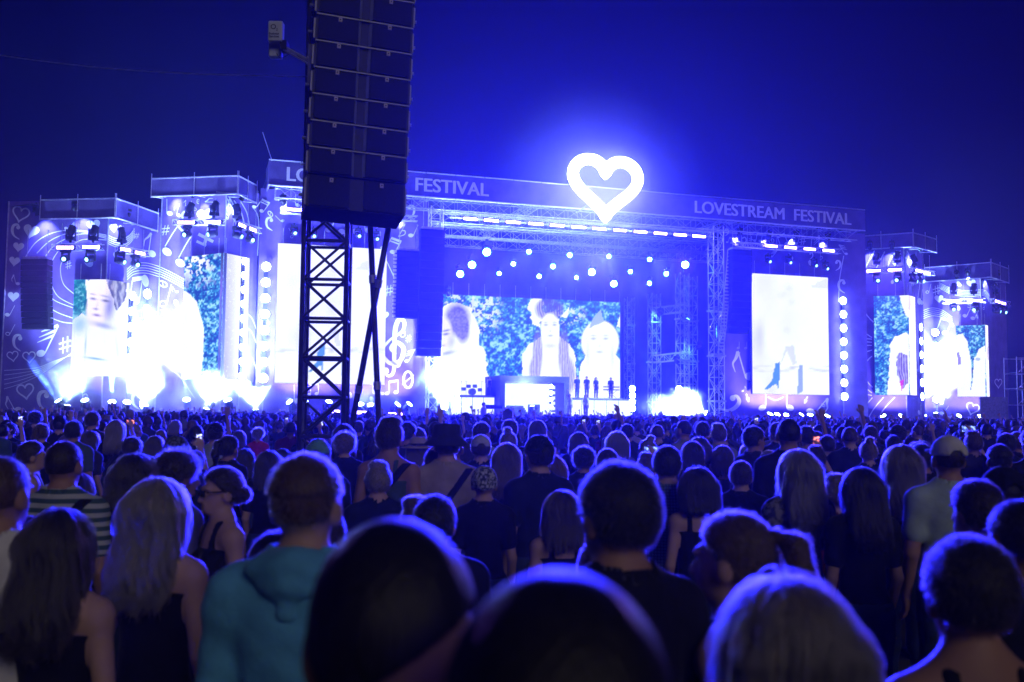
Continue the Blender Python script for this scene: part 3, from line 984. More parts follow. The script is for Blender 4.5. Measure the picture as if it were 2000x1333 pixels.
def pic_li(X, Y):
    im = leaves(X, Y, 6, 31)
    im = lay(im, ((vnoise(X / 7, Y / 7, 3) * .6 + vnoise(X / 3, Y / 3, 4) * .4) > .56) * np.clip((570 - Y) / 50, 0, 1) * np.clip((430 - X) / 30, 0, 1), WHITE)
    im = lay(im, polym(X, Y, [(340, 760), (345, 560), (372, 575), (385, 592), (398, 640), (398, 690), (388, 760)]), WHITE)
    return im


def pic_li_side(X, Y):
    g = 0.62 + 0.5 * np.clip((X - 440) / 30, 0, 1)
    im = np.stack([g, g * 1.03, g * 1.08], -1)
    sp_ = (vnoise(X / 2.2, Y / 2.2, 8) > .86).astype(float)
    return lay(im, sp_ * .8, WHITE)


def pic_ri(X, Y):
    im = leaves(X, Y, 5, 41)
    im = lay(im, polym(X, Y, [(1754, 570), (1780, 570), (1780, 620), (1772, 622), (1762, 600)]), WHITE)
    im = lay(im, polym(X, Y, [(1733, 780), (1738, 690), (1737, 675), (1748, 658), (1768, 650), (1776, 655), (1776, 780)]), WHITE)
    im = lay(im, hairy(X, Y, polym(X, Y, [(1750, 700), (1760, 690), (1772, 694), (1772, 745), (1762, 760), (1754, 735)], 6), 5, 3), (0.16, 0.1, 0.5))
    im = lay(im, polym(X, Y, [(1757, 745), (1766, 742), (1761, 765)]), (0.75, 0.05, 0.6))
    return im


def pic_white(X, Y):
    g = 1.1 + 0.3 * vnoise(X / 9, Y / 20, 5)
    im = np.stack([g, g, g], -1)
    return lay(im, np.clip(ellm(X, Y, 1774, 590, 5, 20) + ellm(X, Y, 1930, 690, 3, 14), 0, 1) * .5, (0.5, 0.3, 0.8))


def pic_ro(X, Y):
    im = leaves(X, Y, 4.5, 51)
    im = lay(im, polym(X, Y, [(1860, 780), (1864, 655), (1880, 652), (1890, 670), (1898, 710), (1895, 780)]), WHITE)
    im = lay(im, polym(X, Y, [(1895, 780), (1903, 700), (1912, 682), (1925, 675), (1925, 780)]), WHITE)
    im = lay(im, polym(X, Y, [(1868, 690), (1874, 688), (1878, 712), (1872, 714)]), (0.25, 0.16, 0.6))
    im = lay(im, ellm(X, Y, 1910, 702, 5, 3) + 0, (0.5, 0.6, 0.8))
    return im


def corner_x(f, s_, off):
    """where the front and side screen planes meet: x on the front face, x on the side face"""
    m = f.I @ s_.M
    o, d = m @ Vector((0, -off, 0)), m.to_3x3() @ Vector((1, 0, 0))
    t_ = (-off - o.y) / d.y
    return (o + d * t_).x, t_


def screen_panel(root, face, c0, c1, off, pic, strength, name='screen_face', step=0.07, housing=True, cx0=None, cx1=None, zz=None):
    a, b = face.px(c0[0], c0[1], off), face.px(c1[0], c1[1], off)
    x0, x1, z1, z0 = a.x, b.x, a.z, b.z
    x0 = x0 if cx0 is None else cx0
    x1 = x1 if cx1 is None else cx1
    if zz:
        z0, z1 = zz
    nx, nz = max(6, int((x1 - x0) / step)), max(6, int((z1 - z0) / step))
    xs, zs = np.linspace(x0, x1, nx + 1), np.linspace(z0, z1, nz + 1)
    gx, gz = np.meshgrid(xs, zs)
    V = np.stack([gx, np.full_like(gx, -off), gz], -1).reshape(-1, 3)
    idx = np.arange((nx + 1) * (nz + 1)).reshape(nz + 1, nx + 1)
    F = np.stack([idx[:-1, :-1], idx[:-1, 1:], idx[1:, 1:], idx[1:, :-1]], -1).reshape(-1, 4)
    me = bpy.data.meshes.new(name)
    me.from_pydata(V.tolist(), [], F.tolist())
    W = V @ np.array(face.M.to_3x3()).T + np.array(face.M.translation)
    PX, PY = project(W)
    col = np.clip(pic(PX, PY), 0, 3)
    at = me.color_attributes.new('picture', 'FLOAT_COLOR', 'POINT')
    at.data.foreach_set('color', np.concatenate([col, np.ones((len(col), 1))], 1).astype(np.float32).ravel())
    me.materials.append(picture_mat('led_picture', strength))
    o = bpy.data.objects.new(name, me)
    COL.objects.link(o)
    o.parent = root
    o.matrix_local = root.matrix_basis.inverted() @ face.M
    if housing:
        put(MB().box((x0, -off + 0.02, z0), (x1, -off + 0.3, z1)), 'screen_housing', BLACK, root, face)
        mb = MB()
        for x in np.arange(x0 + 0.4, x1, 1.6):
            mb.cyl((x, -off + 0.16, z1), (x, -off + 0.16, z1 + 1.2), 0.03)
        put(mb, 'hanging_bar', STEEL, root, face)
    return o


def screen(label, loc, rz):
    return thing('led_screen', label, 'screen', loc, rz)


SCREEN_E = 1.0
FC = Face(*[(p.x, p.y) for p in (M_S @ Vector((0, 16.0, 0)), M_S @ Vector((60, 16.0, 0)))])
t = screen('huge centre screen showing three figures before a leafy hedge', FC.A, FC.rz)
screen_panel(t, FC, (846, 574), (1211, 782), 0, pic_centre, SCREEN_E, step=0.085)
t = screen('white side screen behind the black truss tower', BAYL.A, BAYL.rz)
screen_panel(t, BAYL, (543, 475), (751, 752), 0.7, pic_pale(650, 500), SCREEN_E, step=0.12)
t = screen('white side screen showing boots, right of the stage opening', BAYR.A, BAYR.rz)
screen_panel(t, BAYR, (1468, 534), (1620, 772), 0.7, pic_pale(1540, 536), SCREEN_E, step=0.12)
for (W_, lab, fr, sd, off) in ((LO, 'corner screen on the left end tower showing a face in close-up', ((145, 546), (209.5, 735), pic_lo), ((209.5, 547), (246, 735), pic_lo), .55), (LI, 'tall corner screen on the tower left of the main roof, hedge and white side', ((361, 494), (438, 740), pic_li), ((438, 495), (481, 740), pic_li_side), .55), (RI, 'tall corner screen on the tower right of the main roof showing hedge and hair', ((1706, 577), (1772.5, 772), pic_ri), ((1772.5, 577.5), (1791, 772), pic_white), .55), (RO, 'small corner screen on the far right end tower', ((1867, 635), (1918.5, 775), pic_ro), ((1918.5, 635.5), (1933, 775), pic_white), .55)):
    _, f, s_, hf, hs = W_
    t = screen(lab, f.A, f.rz)
    ca, cb = corner_x(f, s_, off)
    zz = (f.px(fr[1][0], fr[1][1], off).z, f.px(fr[1][0], fr[0][1], off).z)
    screen_panel(t, f, fr[0], fr[1], off, fr[2], SCREEN_E, cx1=ca, zz=zz)
    screen_panel(t, s_, sd[0], sd[1], off, sd[2], SCREEN_E, 'side_screen_face', cx0=cb + .004, zz=zz)

# ================================================================== lamps
BAR_G = glow('bar_glow', (0.09, 0.06, 1.0), 110)
LENS_C = glow('cyan_lens', (0.03, 0.18, 1.0), 380)
LENS_D = glow('dim_lens', (0.30, 0.75, 1.0), 5)
BLIND = glow('blinder_glow', (0.15, 0.22, 1.0), 200)
BLIND_S = glow('small_blinder_glow', (0.16, 0.26, 1.0), 240)


def light_bar(p0, p1, label, group, M=None):
    """slim LED batten between two points of a frame"""
    p0, p1 = Vector(p0), Vector(p1)
    d = p1 - p0
    L = d.length
    mid = (p0 + p1) / 2
    t = thing('light_bar', label, 'light bar', (0, 0, 0), 0, group)
    X = d.normalized()
    Y = Vector((0, 0, 1)).cross(X).normalized()
    Z = X.cross(Y)
    m = Matrix.Translation(mid) @ Matrix((X, Y, Z)).transposed().to_4x4()
    t.matrix_basis = M @ m if M else m
    MB().box((-L / 2, 0.02, -0.16), (L / 2, 0.24, 0.16)).build('bar_housing', BLACK, t)
    MB().box((-L / 2 + 0.03, -0.03, -0.10), (L / 2 - 0.03, 0.015, 0.10)).build('light_strip', BAR_G, t)
    return t


def bar_truss(p0, p1, label, M=None, drop=1.6, n=3):
    p0, p1 = Vector(p0), Vector(p1)
    t = thing('lighting_truss', label, 'truss', (0, 0, 0))
    t.matrix_basis = (M or Matrix()) @ Matrix.Translation(p0)
    d = p1 - p0
    MB().truss((0, 0, 0), d, 0.42, 0.5, 0.035, 0.02).build('lattice_beam', ALU, t)
    for i in range(n):
        q = d * ((i + .5) / n)
        MB().cyl(q + Vector((0, 0, .2)), q + Vector((0, 0, drop)), 0.02).build('hanging_chain', STEEL, t)
    return t


# --- moving heads: shared meshes
MH_BASE = MB().box((-.2, -.16, -.16), (.2, .16, 0)).box((-.05, -.05, 0), (.05, .05, .12)).mesh('base')
MH_YOKE = MB().box((-.24, -.06, -.55), (-.19, .06, -.12)).box((.19, -.06, -.55), (.24, .06, -.12)).box((-.24, -.07, -.2), (.24, .07, -.165)).mesh('yoke')
MH_HEAD = MB().lathe([(.11, -.24), (.17, -.18), (.18, .05), (.165, .2), (.19, .24), (.19, .27)], (0, 0, 0), 'Z', 14).mesh('head', True)
MH_LENS = MB().lathe([(.165, .275), (.15, .295), (.08, .31)], (0, 0, 0), 'Z', 14).mesh('lens', True)
MH_LENS_S = MB().lathe([(.10, .275), (.09, .292), (.05, .30)], (0, 0, 0), 'Z', 12).mesh('lens', True)
for me in (MH_LENS, MH_LENS_S):
    me.materials.append(BLACK)
for me in (MH_BASE, MH_YOKE, MH_HEAD):
    me.materials.append(BLACK)


def moving_head(M, loc, aim, label, lens, group, scale=1.0, standing=False):
    """hanging moving-head lamp; aim is a direction in the frame M"""
    t = thing('moving_head_lamp', label, 'stage lamp', (0, 0, 0), 0, group)
    aim = Vector(aim).normalized()
    yaw = math.atan2(-aim.x, -aim.y) * -1
    flip = Matrix.Rotation(math.pi, 4, 'X') if standing else Matrix()
    t.matrix_basis = M @ Matrix.Translation(loc) @ Matrix.Rotation(-math.atan2(aim.x, -aim.y), 4, 'Z') @ Matrix.Scale(scale, 4) @ flip
    for nm, me in (('base', MH_BASE), ('yoke', MH_YOKE)):
        o = bpy.data.objects.new(nm, me)
        COL.objects.link(o)
        o.parent = t
    h = bpy.data.objects.new('lamp_head', MH_HEAD)
    COL.objects.link(h)
    h.parent = t
    loc_aim = (t.matrix_basis.to_3x3().inverted() @ (M.to_3x3() @ aim)).normalized()
    h.matrix_local = Matrix.Translation((0, 0, -0.45)) @ loc_aim.to_track_quat('Z', 'Y').to_matrix().to_4x4()
    l = bpy.data.objects.new('lens', MH_LENS_S if lens is LENS_D else MH_LENS)
    COL.objects.link(l)
    l.parent = h
    l.material_slots[0].link = 'OBJECT'
    l.material_slots[0].material = lens
    return t, loc_aim


BLUE = (0.008, 0.010, 1.0)
CYANB = (0.085, 0.04, 1.0)

# the eighteen wash lamps under the roof that shine out over the crowd
WASH = [(951, 473, 3, 1), (1034, 479, 3, 0), (1114, 484, 3, 0), (1190, 490, 3, 0), (1267, 495, 3, 0), (1338, 499, 3, 1), (922, 499, 8, 1), (1003, 504, 8, 0), (1080, 508, 8, 0), (1156, 514, 8, 1), (1230, 519, 8, 0), (1302, 523, 8, 0), (899, 518, 14, 1), (976, 523, 14, 0), (1053, 528, 14, 0), (1126, 533, 14, 0), (1199, 538, 14, 1), (1270, 542, 14, 0)]
for i, (px, py, w, big) in enumerate(WASH):
    p = sp(px, py, w)
    # both the large and the small lamps throw their light on the audience; the large ones are turned to this camera
    tgt = Vector((CAM_S.x, CAM_S.y, 1.5)) if big else Vector((p.x * 0.62 - (16 if i % 2 else 2) + 6 * math.sin(i * 2.1), -38 - 12 * math.cos(i * 1.7), 0.0))
    aim = tgt - p
    row = i // 6
    t, la = moving_head(M_S, p, aim, '%s lamp from the left in the %s row of blue lamps under the roof' % (ORD[i % 6], ('front', 'middle', 'rear')[row]), LENS_C, 'blue wash lamps under the main roof', 1.9 if big else 1.05 + .1 * (i % 3))
    lamp(t, 'SPOT', Vector((0, 0, -.45)) + la * .45, la, 27000 if big else 265000, CYANB if big else BLUE, 0.18, 36 if big else 32, 1.0)

    if i in (5, 11, 16, 17):
        dn = (t.matrix_basis.to_3x3().inverted() @ (M_S.to_3x3() @ Vector((.35 + .12 * (i % 3), .05, -1)))).normalized()
        lamp(t, 'SPOT', Vector((0, 0, -.45)) + dn * .7, dn, 700000, (0.03, 0.16, 1.0), 0.06, 7, 0.4)

# LED battens under the main roof
BARS = [(905, 932), (945, 974), (988, 1017), (1032, 1061), (1074, 1102), (1116, 1144), (1157, 1184), (1198, 1224), (1238, 1264), (1277, 1303), (1316, 1341), (1352, 1378)]
for i, (x0, x1) in enumerate(BARS):
    y0 = 427 + (x0 - 905) * 36 / 473
    y1 = 427 + (x1 - 905) * 36 / 473
    light_bar(sp(x0, y0, 0.9), sp(x1, y1, 0.9), '%s white bar from the left in the row under the main roof' % ORD[i], 'white light bars under the main roof', M_S)
bar_truss(sp(880, 420, 1.3), sp(1395, 459, 1.3), 'long lighting truss carrying the row of white bars', M_S, 0.6, 8)
for i, (x0, x1, y) in enumerate([(560, 592, 409), (615, 648, 413), (673, 685, 416), (690, 702, 417), (721, 752, 421)]):
    light_bar(sp(x0, y, 1.0), sp(x1, y + 2, 1.0), '%s white bar from the left above the left side screen' % ORD[i], 'white light bars above the left side screen', M_S)
bar_truss(sp(548, 411, 1.4), sp(815, 428, 1.4), 'lighting truss above the left side screen', M_S, 1.2, 4)
for i, (x0, x1, y) in enumerate([(1494, 1518, 480), (1532, 1556, 483), (1570, 1593, 486), (1607, 1630, 489)]):
    light_bar(sp(x0, y, 1.0), sp(x1, y + 2, 1.0), '%s white bar from the left above the screen with boots' % ORD[i], 'white light bars above the right side screen', M_S)
bar_truss(sp(1440, 478, 1.4), sp(1640, 492, 1.4), 'lighting truss above the screen with boots', M_S, 1.2, 4)

# battens, trusses and lamps on the wing towers
TW = [(LO, 'the left end tower', [(110, 144, 484, 484), (161, 195, 483, 483)], [(235, 255, 486, 490), (264, 283, 493, 497)], [(138, 470), (182, 470)], [(128, 503), (177, 504)], [(238, 474)], [(234, 508), (264, 514)], [(165, 440), (90, 445)]),
      (LI, 'the tower left of the roof', [(347, 380, 435, 435), (400, 431, 434, 434)], [(466, 480, 438, 444), (487, 501, 446, 452)], [(370, 424), (418, 422)], [(366, 456), (416, 455)], [(463, 428)], [(463, 458), (488, 466)], [(345, 400), (400, 410)]),
      (RI, 'the tower right of the roof', [(1692, 1720, 530, 529), (1734, 1761, 528, 527)], [(1789, 1801, 528, 531), (1804, 1816, 532, 535)], [(1712, 517), (1752, 514)], [(1713, 546), (1753, 545)], [(1786, 520)], [(1783, 547), (1797, 547)], [(1700, 505), (1742, 505)]),
      (RO, 'the far right end tower', [(1848, 1877, 589, 588), (1890, 1919, 588, 587)], [(1944, 1953, 588, 591), (1956, 1964, 592, 594)], [(1863, 575), (1902, 575)], [(1862, 602), (1905, 603)], [(1945, 575)], [(1946, 606), (1958, 608)], [(1893, 556), (1872, 560)])]
for W_, where, fb, sb, up, lowr, sup, slow, hot in TW:
    root, f, s_, hf, hs = W_
    for face, bars, ups, lows, side in ((f, fb, up, lowr, 'front'), (s_, sb, sup, slow, 'side')):
        o_ = 1.6
        for i, (x0, x1, y0, y1) in enumerate(bars):
            light_bar(face.px(x0, y0, o_), face.px(x1, y1, o_), '%s white bar on the %s of %s' % (('outer', 'inner')[i] if side == 'front' else ('inner', 'outer')[i], side, where), 'white light bars on ' + where, face.M)
        a = face.px(bars[0][0] - 6, bars[0][2], o_ - .4)
        b = face.px(bars[-1][1] + 6, bars[-1][3], o_ - .4)
        bar_truss(a, b, 'lighting truss on the %s of %s' % (side, where), face.M, 1.8, 3)
        for i, (x, y) in enumerate(ups):
            p = face.px(x, y, o_ - .4)
            moving_head(face.M, p, (0.1, 0.5, 1.0), '%s lamp on top of the %s truss of %s' % (ORD[i], side, where), LENS_D, 'lamps standing on tower trusses', 1.5, True)
        for i, (x, y) in enumerate(lows):
            p = face.px(x, y, o_ - .4)
            _h = moving_head(face.M, p + Vector((0, 0, .6)), (0.25 * (-1) ** i, -1, -.3), '%s lamp hanging under the %s truss of %s' % (ORD[i], side, where), LENS_D, 'lamps hanging on tower trusses', 1.5)
            la = _h[1]
            lamp(_h[0], 'SPOT', Vector((0, 0, -.45)) + la * .5, la, 9000, (0.30, 0.12, 1.0), 0.12, 52, 0.9)
    # floods tucked under the header that wash the cloth
    for i, (x, y) in enumerate(hot):
        q = f.px(x, y, 0.0)
        p = Vector((q.x, -1.3, (hs.px(x, y).z if False else q.z + 1.5)))
        t, la = moving_head(f.M, p, q - p, '%s flood under the header of %s' % (ORD[i], where), LENS_D, 'floods under tower headers', 1.1)
        lamp(t, 'SPOT', Vector((0, 0, -.45)) + la * .5, la, 2000, (0.15, 0.21, 1.0), 0.1, 95, 0.9)
    q = s_.px(*{'LO': (225, 447), 'LI': (450, 410), 'RI': (1775, 505), 'RO': (1925, 556)}[('LO', 'LI', 'RI', 'RO')[[LO, LI, RI, RO].index(W_)]], 0.0)
    p = Vector((q.x, -1.2, q.z + 1.4))
    t, la = moving_head(s_.M, p, q - p, 'flood under the side header of ' + where, LENS_D, 'floods under tower headers', 1.1)
    lamp(t, 'SPOT', Vector((0, 0, -.45)) + la * .5, la, 1800, (0.15, 0.21, 1.0), 0.1, 95, 0.9)

# lamps lighting the cloth above the side screens
for i, (x, y, fc, lab) in enumerate([(557, 398, BAYL, 'lamp under the banner beside the first two letters'), (780, 425, BAYL, 'lamp under the banner above the treble clef'), (1436, 460, BAYR, 'lamp lighting the cloth at the right mast'), (1492, 466, BAYR, 'second lamp lighting cloth above the screen with boots'), (1545, 465, BAYR, 'third lamp lighting cloth above the screen with boots'), (1606, 470, BAYR, 'last lamp lighting cloth above the screen with boots')]):
    q = fc.px(x, y, 0)
    p = Vector((q.x - .3, -1.3, q.z + 0.4))
    t, la = moving_head(fc.M, p, q - p, lab, LENS_D, 'floods above the side screens', 1.1)
    lamp(t, 'SPOT', Vector((0, 0, -.45)) + la * .5, la, 2400, (0.2, 0.26, 1.0), 0.08, 50, 0.8)
for i, (x, y) in enumerate([(1500, 498), (1540, 500), (1590, 506), (1612, 512)]):
    moving_head(BAYR.M, BAYR.px(x, y, 1.3), (0.2, -1, -.5), '%s small lamp hanging over the screen with boots' % ORD[i], LENS_D, 'small lamps over the side screens', 1.2)
for i, (x, y) in enumerate([(575, 440), (612, 446), (700, 446), (735, 452)]):
    moving_head(BAYL.M, BAYL.px(x, y, 1.3), (0.2, -1, -.5), '%s small lamp hanging over the left side screen' % ORD[i], LENS_D, 'small lamps over the side screens', 1.2)
t, la = moving_head(M_S, sp(820, 508, 1.5), (0.3, -1, -.2), 'bright double lamp on the left edge mast', LENS_C, 'blue lamps on masts', 0.9)


# --- blinder columns
def blinder(M, top, bottom, n, r, label, m, group='columns of round blinders'):
    top, bottom = Vector(top), Vector(bottom)
    t = thing('blinder_column', label, 'blinder light', (0, 0, 0), 0, group)
    t.matrix_basis = M @ Matrix.Translation(bottom)
    h = (top - bottom).z
    MB().box((-r * .45, 0.03, -r), (r * .45, 0.2, h + r)).build('column_frame', BLACK, t)
    MB().cyl((0, 0.15, -bottom.z), (0, 0.15, -r * 1.6), 0.06).build('support_pole', STEEL, t)
    for i in range(n):
        z = h * i / (n - 1)
        o = MB().lathe([(r, -0.0), (r * .96, -0.05), (r * .6, -0.09)], (0, 0, z), 'Y', 16).build('round_lamp', m, t, True)
    return t


def bl(face, px, y0, y1, n, r, off, label, m=None):
    a, b = face.px(px, y0, off), face.px(px, y1, off)
    a.x = b.x = (a.x + b.x) / 2
    return blinder(face.M, a, b, n, r, label, m or BLIND)


bl(BAYL, 517, 521, 739, 8, 0.34, 0.5, 'column of eight round blinders left of the first side screen')
bl(BAYR, 1648, 588, 775, 8, 0.34, 0.5, 'column of eight round blinders right of the screen with boots')
bl(LO[2], 284, 574, 790, 8, 0.36, 1.2, 'blinder column drowned in smoke between the two left towers')
bl(LO[2], 256, 578, 700, 5, 0.30, 1.6, 'short blinder column beside the left end tower screen')
bl(LI[2], 474, 510, 735, 9, 0.26, 1.3, 'narrow blinder column beside the white side of the tall screen')
bl(RI[2], 1800, 640, 775, 6, 0.34, 1.5, 'blinder column hugging the right tower screen side')
bl(RO[1], 1828, 650, 780, 6, 0.36, 1.2, 'blinder column in the smoke jet between the right towers')
FS = Face(*[(p.x, p.y) for p in (M_S @ Vector((0, 2.0, 0)), M_S @ Vector((60, 2.0, 0)))])
for px, y0, y1, lab, r in ((1235, 760, 798, 'stubby blinder column on stage beside the right riser', .27), (1326, 760, 796, 'stubby blinder column on stage near the inner masts', .27), (868, 745, 796, 'stubby blinder column at the left end of the stage', .3), (893, 752, 796, 'second stubby blinder column at the left end of the stage', .26), (1076, 755, 794, 'small blinder column in the centre stage portal', .16)):
    bl(FS, px, y0, y1, 4, r, 0.0, lab, BLIND_S)


# --- glowing heart sign
def heart_sign():
    a, b = sp(1119, 308, -3.4), sp(1246, 430, -3.4)
    cx, w, h = (a.x + b.x) / 2, b.x - a.x, a.z - b.z
    t = sthing('heart_sign', 'glowing white neon heart sign above the middle of the banner', 'neon sign', (cx, -3.4, b.z))
    base = heart_line(1.0, 56)
    ys = [p.y for p in base]
    xs = [p.x for p in base]
    pts = [((p.x) / (max(xs) - min(xs)) * w, 0, (p.y - min(ys)) / (max(ys) - min(ys)) * h) for p in base]
    MB().tube(pts, 0.46, 12, True).build('neon_tube', glow('heart_glow', (0.080, 0.090, 1.0), 135), t, True)
    MB().tube([(p[0] * .99, 0.42, p[2]) for p in pts], 0.07, 6, True).build('heart_frame', STEEL, t)
    for x in (-1.2, 1.2):
        MB().cyl((x, 0.42, h * .25), (x, 3.4, h * .2), 0.06).build('sign_bracket', STEEL, t)
    for k in range(8):
        p = pts[k * 7]
        MB().cyl((p[0], 0.2, p[2]), (p[0], 0.42, p[2]), 0.04).build('tube_clip', STEEL, t)


heart_sign()

# --- floor lamps and floor strips
FLOOR = [(LO[1], [(121, 790, -.5, 1), (168, 790, .05, 1), (219, 793, .25, 1), (246, 793, .5, 1)], 'floor lamp before the left end tower'),
         (LI[1], [(365, 788, .5, 1), (412, 786, .3, 0), (448, 790, 0.1, 0)], 'floor lamp before the tower left of the roof'),
         (BAYL, [(571, 791, -.8, 0), (594, 791, 0, 0), (640, 792, .2, 0), (705, 797, -.2, 0), (726, 798, -.4, 0), (770, 796, .8, 1), (793, 795, .8, 0)], 'floor lamp below the left side screen'),
         (BAYR, [(1500, 815, .3, 0), (1516, 816, 0, 0), (1534, 817, -.2, 0), (1560, 816, .6, 1), (1580, 817, 0, 0), (1612, 819, .2, 0)], 'floor lamp below the screen with boots'),
         (RI[1], [(1728, 818, -.4, 0), (1757, 818, .5, 0)], 'floor lamp before the tower right of the roof'),
         (RO[1], [(1803, 817, .2, 0), (1869, 817, .75, 1), (1910, 818, .6, 0)], 'floor lamp before the far right end tower')]
for face, ls, lab in FLOOR:
    for i, (x, y, tilt, beam) in enumerate(ls):
        p = face.px(x, y, 2.6)
        t, la = moving_head(face.M, (p.x, p.y, p.z - .75), (tilt, -.55, 1), '%s %s' % (ORD[i], lab), glow('floor_lens', (0.35, 0.55, 1.0), 90), 'floor lamps along the stage front', 1.5, True)
        if beam:
            lamp(t, 'SPOT', Vector((0, 0, -.45)) + la * .5, la, 330000, (0.05, 0.12, 1.0), 0.1, 13, 0.3)
        if not beam or i % 2:
            up = (t.matrix_basis.to_3x3().inverted() @ (face.M.to_3x3() @ Vector((0, .75, 1)))).normalized()
            lamp(t, 'SPOT', Vector((0, 0, -.45)) + up * .75, up, 2700, (0.20, 0.19, 1.0), 0.1, 120, 0.8)
STRIPS = [(107, 140, 812), (148, 172, 812), (219, 238, 813), (244, 263, 813), (336, 368, 815), (386, 420, 816), (556, 586, 818), (640, 664, 804), (696, 716, 806), (758, 786, 809), (1432, 1452, 822), (1508, 1530, 823), (1560, 1584, 824), (1707, 1725, 831), (1738, 1768, 831), (1789, 1800, 832), (1846, 1856, 832), (1862, 1874, 832), (1905, 1914, 833), (1938, 1957, 833)]
for i, (x0, x1, y) in enumerate(STRIPS):
    w = -2.1 if x0 < 800 else -3.1
    light_bar(sp(x0, y, w), sp(x1, y + .3, w), '%s glowing floor strip from the left along the %s side stage' % ((ORD + ['last'])[i if i < 10 else i - 10], 'left' if i < 10 else 'right'), 'floor light strips', M_S)


# ================================================================== loudspeakers
def line_array(face, c0, c1, off, n, label, curve=0.0, side=None):
    a, b = face.px(c0[0], c0[1], off), face.px(c1[0], c1[1], off)
    t = thing('line_array', label, 'loudspeaker', (0, 0, 0), 0)
    t.matrix_basis = face.M @ Matrix.Translation((a.x, -off, b.z))
    w, h = b.x - a.x, a.z - b.z
    ch = h / n
    grille = mat('speaker_grille', (0.007, 0.007, 0.010), 0.8, 0.12, var=0.4, scale=14)
    for i in range(n):
        z = ch * i
        dy = curve * (1 - (i + .5) / n) ** 2
        mb = MB().box((0.0, dy + 0.05, z + 0.02), (w, dy + 0.75, z + ch - 0.02))
        o = mb.build('cabinet', mat('speaker_black', (0.008, 0.008, 0.010), 0.8, 0.12, var=0.3, scale=9), t)
        MB().box((0.05, dy, z + 0.05), (w - 0.05, dy + 0.045, z + ch - 0.05)).build('grille', grille, o)
    MB().box((0.1, 0.1, h), (w - .1, .7, h + .18)).build('fly_frame', STEEL, t)
    for x in (0.25, w - .25):
        MB().cyl((x, .4, h + .18), (x, .4, h + 2.2), .025).build('hanging_chain', STEEL, t)
    if side:
        for i in range(n * 2):
            z = ch * i / 2
            dy = curve * (1 - (i / 2 + .5) / n) ** 2
            MB().box((side - .12, dy + .02, z + .06), (side + .12, dy + .1, z + ch / 2 - .06)).build('rigging_plate', ALU, t)
    return t


line_array(FS, (823, 446), (866, 696), 3.2, 16, 'long black speaker column at the left of the stage opening', 0.8)
line_array(FS, (776, 488), (820, 622), 2.6, 9, 'shorter dark speaker column right of the truss tower, pale plates on its edge', 0.2, -.15)
line_array(FS, (1431, 486), (1471, 652), 3.2, 13, 'dark speaker column beside the screen with boots', 0.6)
line_array(LO[1], (40, 506), (86, 642), 2.4, 12, 'dark speaker column hanging before the left end tower', 0.5)
t = sthing('cable_ladder', 'pale ladder of rigging plates curving down beside the right mast', 'rigging', (0, 0, 0))
PL = [(1427, 488), (1423, 540), (1418, 590), (1413, 640), (1407, 690)]
for i in range(30):
    u = i / 30 * (len(PL) - 1)
    k = int(u)
    q = Vector(PL[k]).lerp(Vector(PL[k + 1]), u - k)
    p = sp(q.x, q.y, -0.4)
    MB().box((p.x - .24, -.46, p.z - .06), (p.x + .24, -.38, p.z + .07)).build('rung', ALU, t)
for dx in (-.27, .27):
    MB().tube([sp(x, y, -.4) + Vector((dx, 0, 0)) for x, y in PL], 0.04).build('ladder_rail', ALU, t)


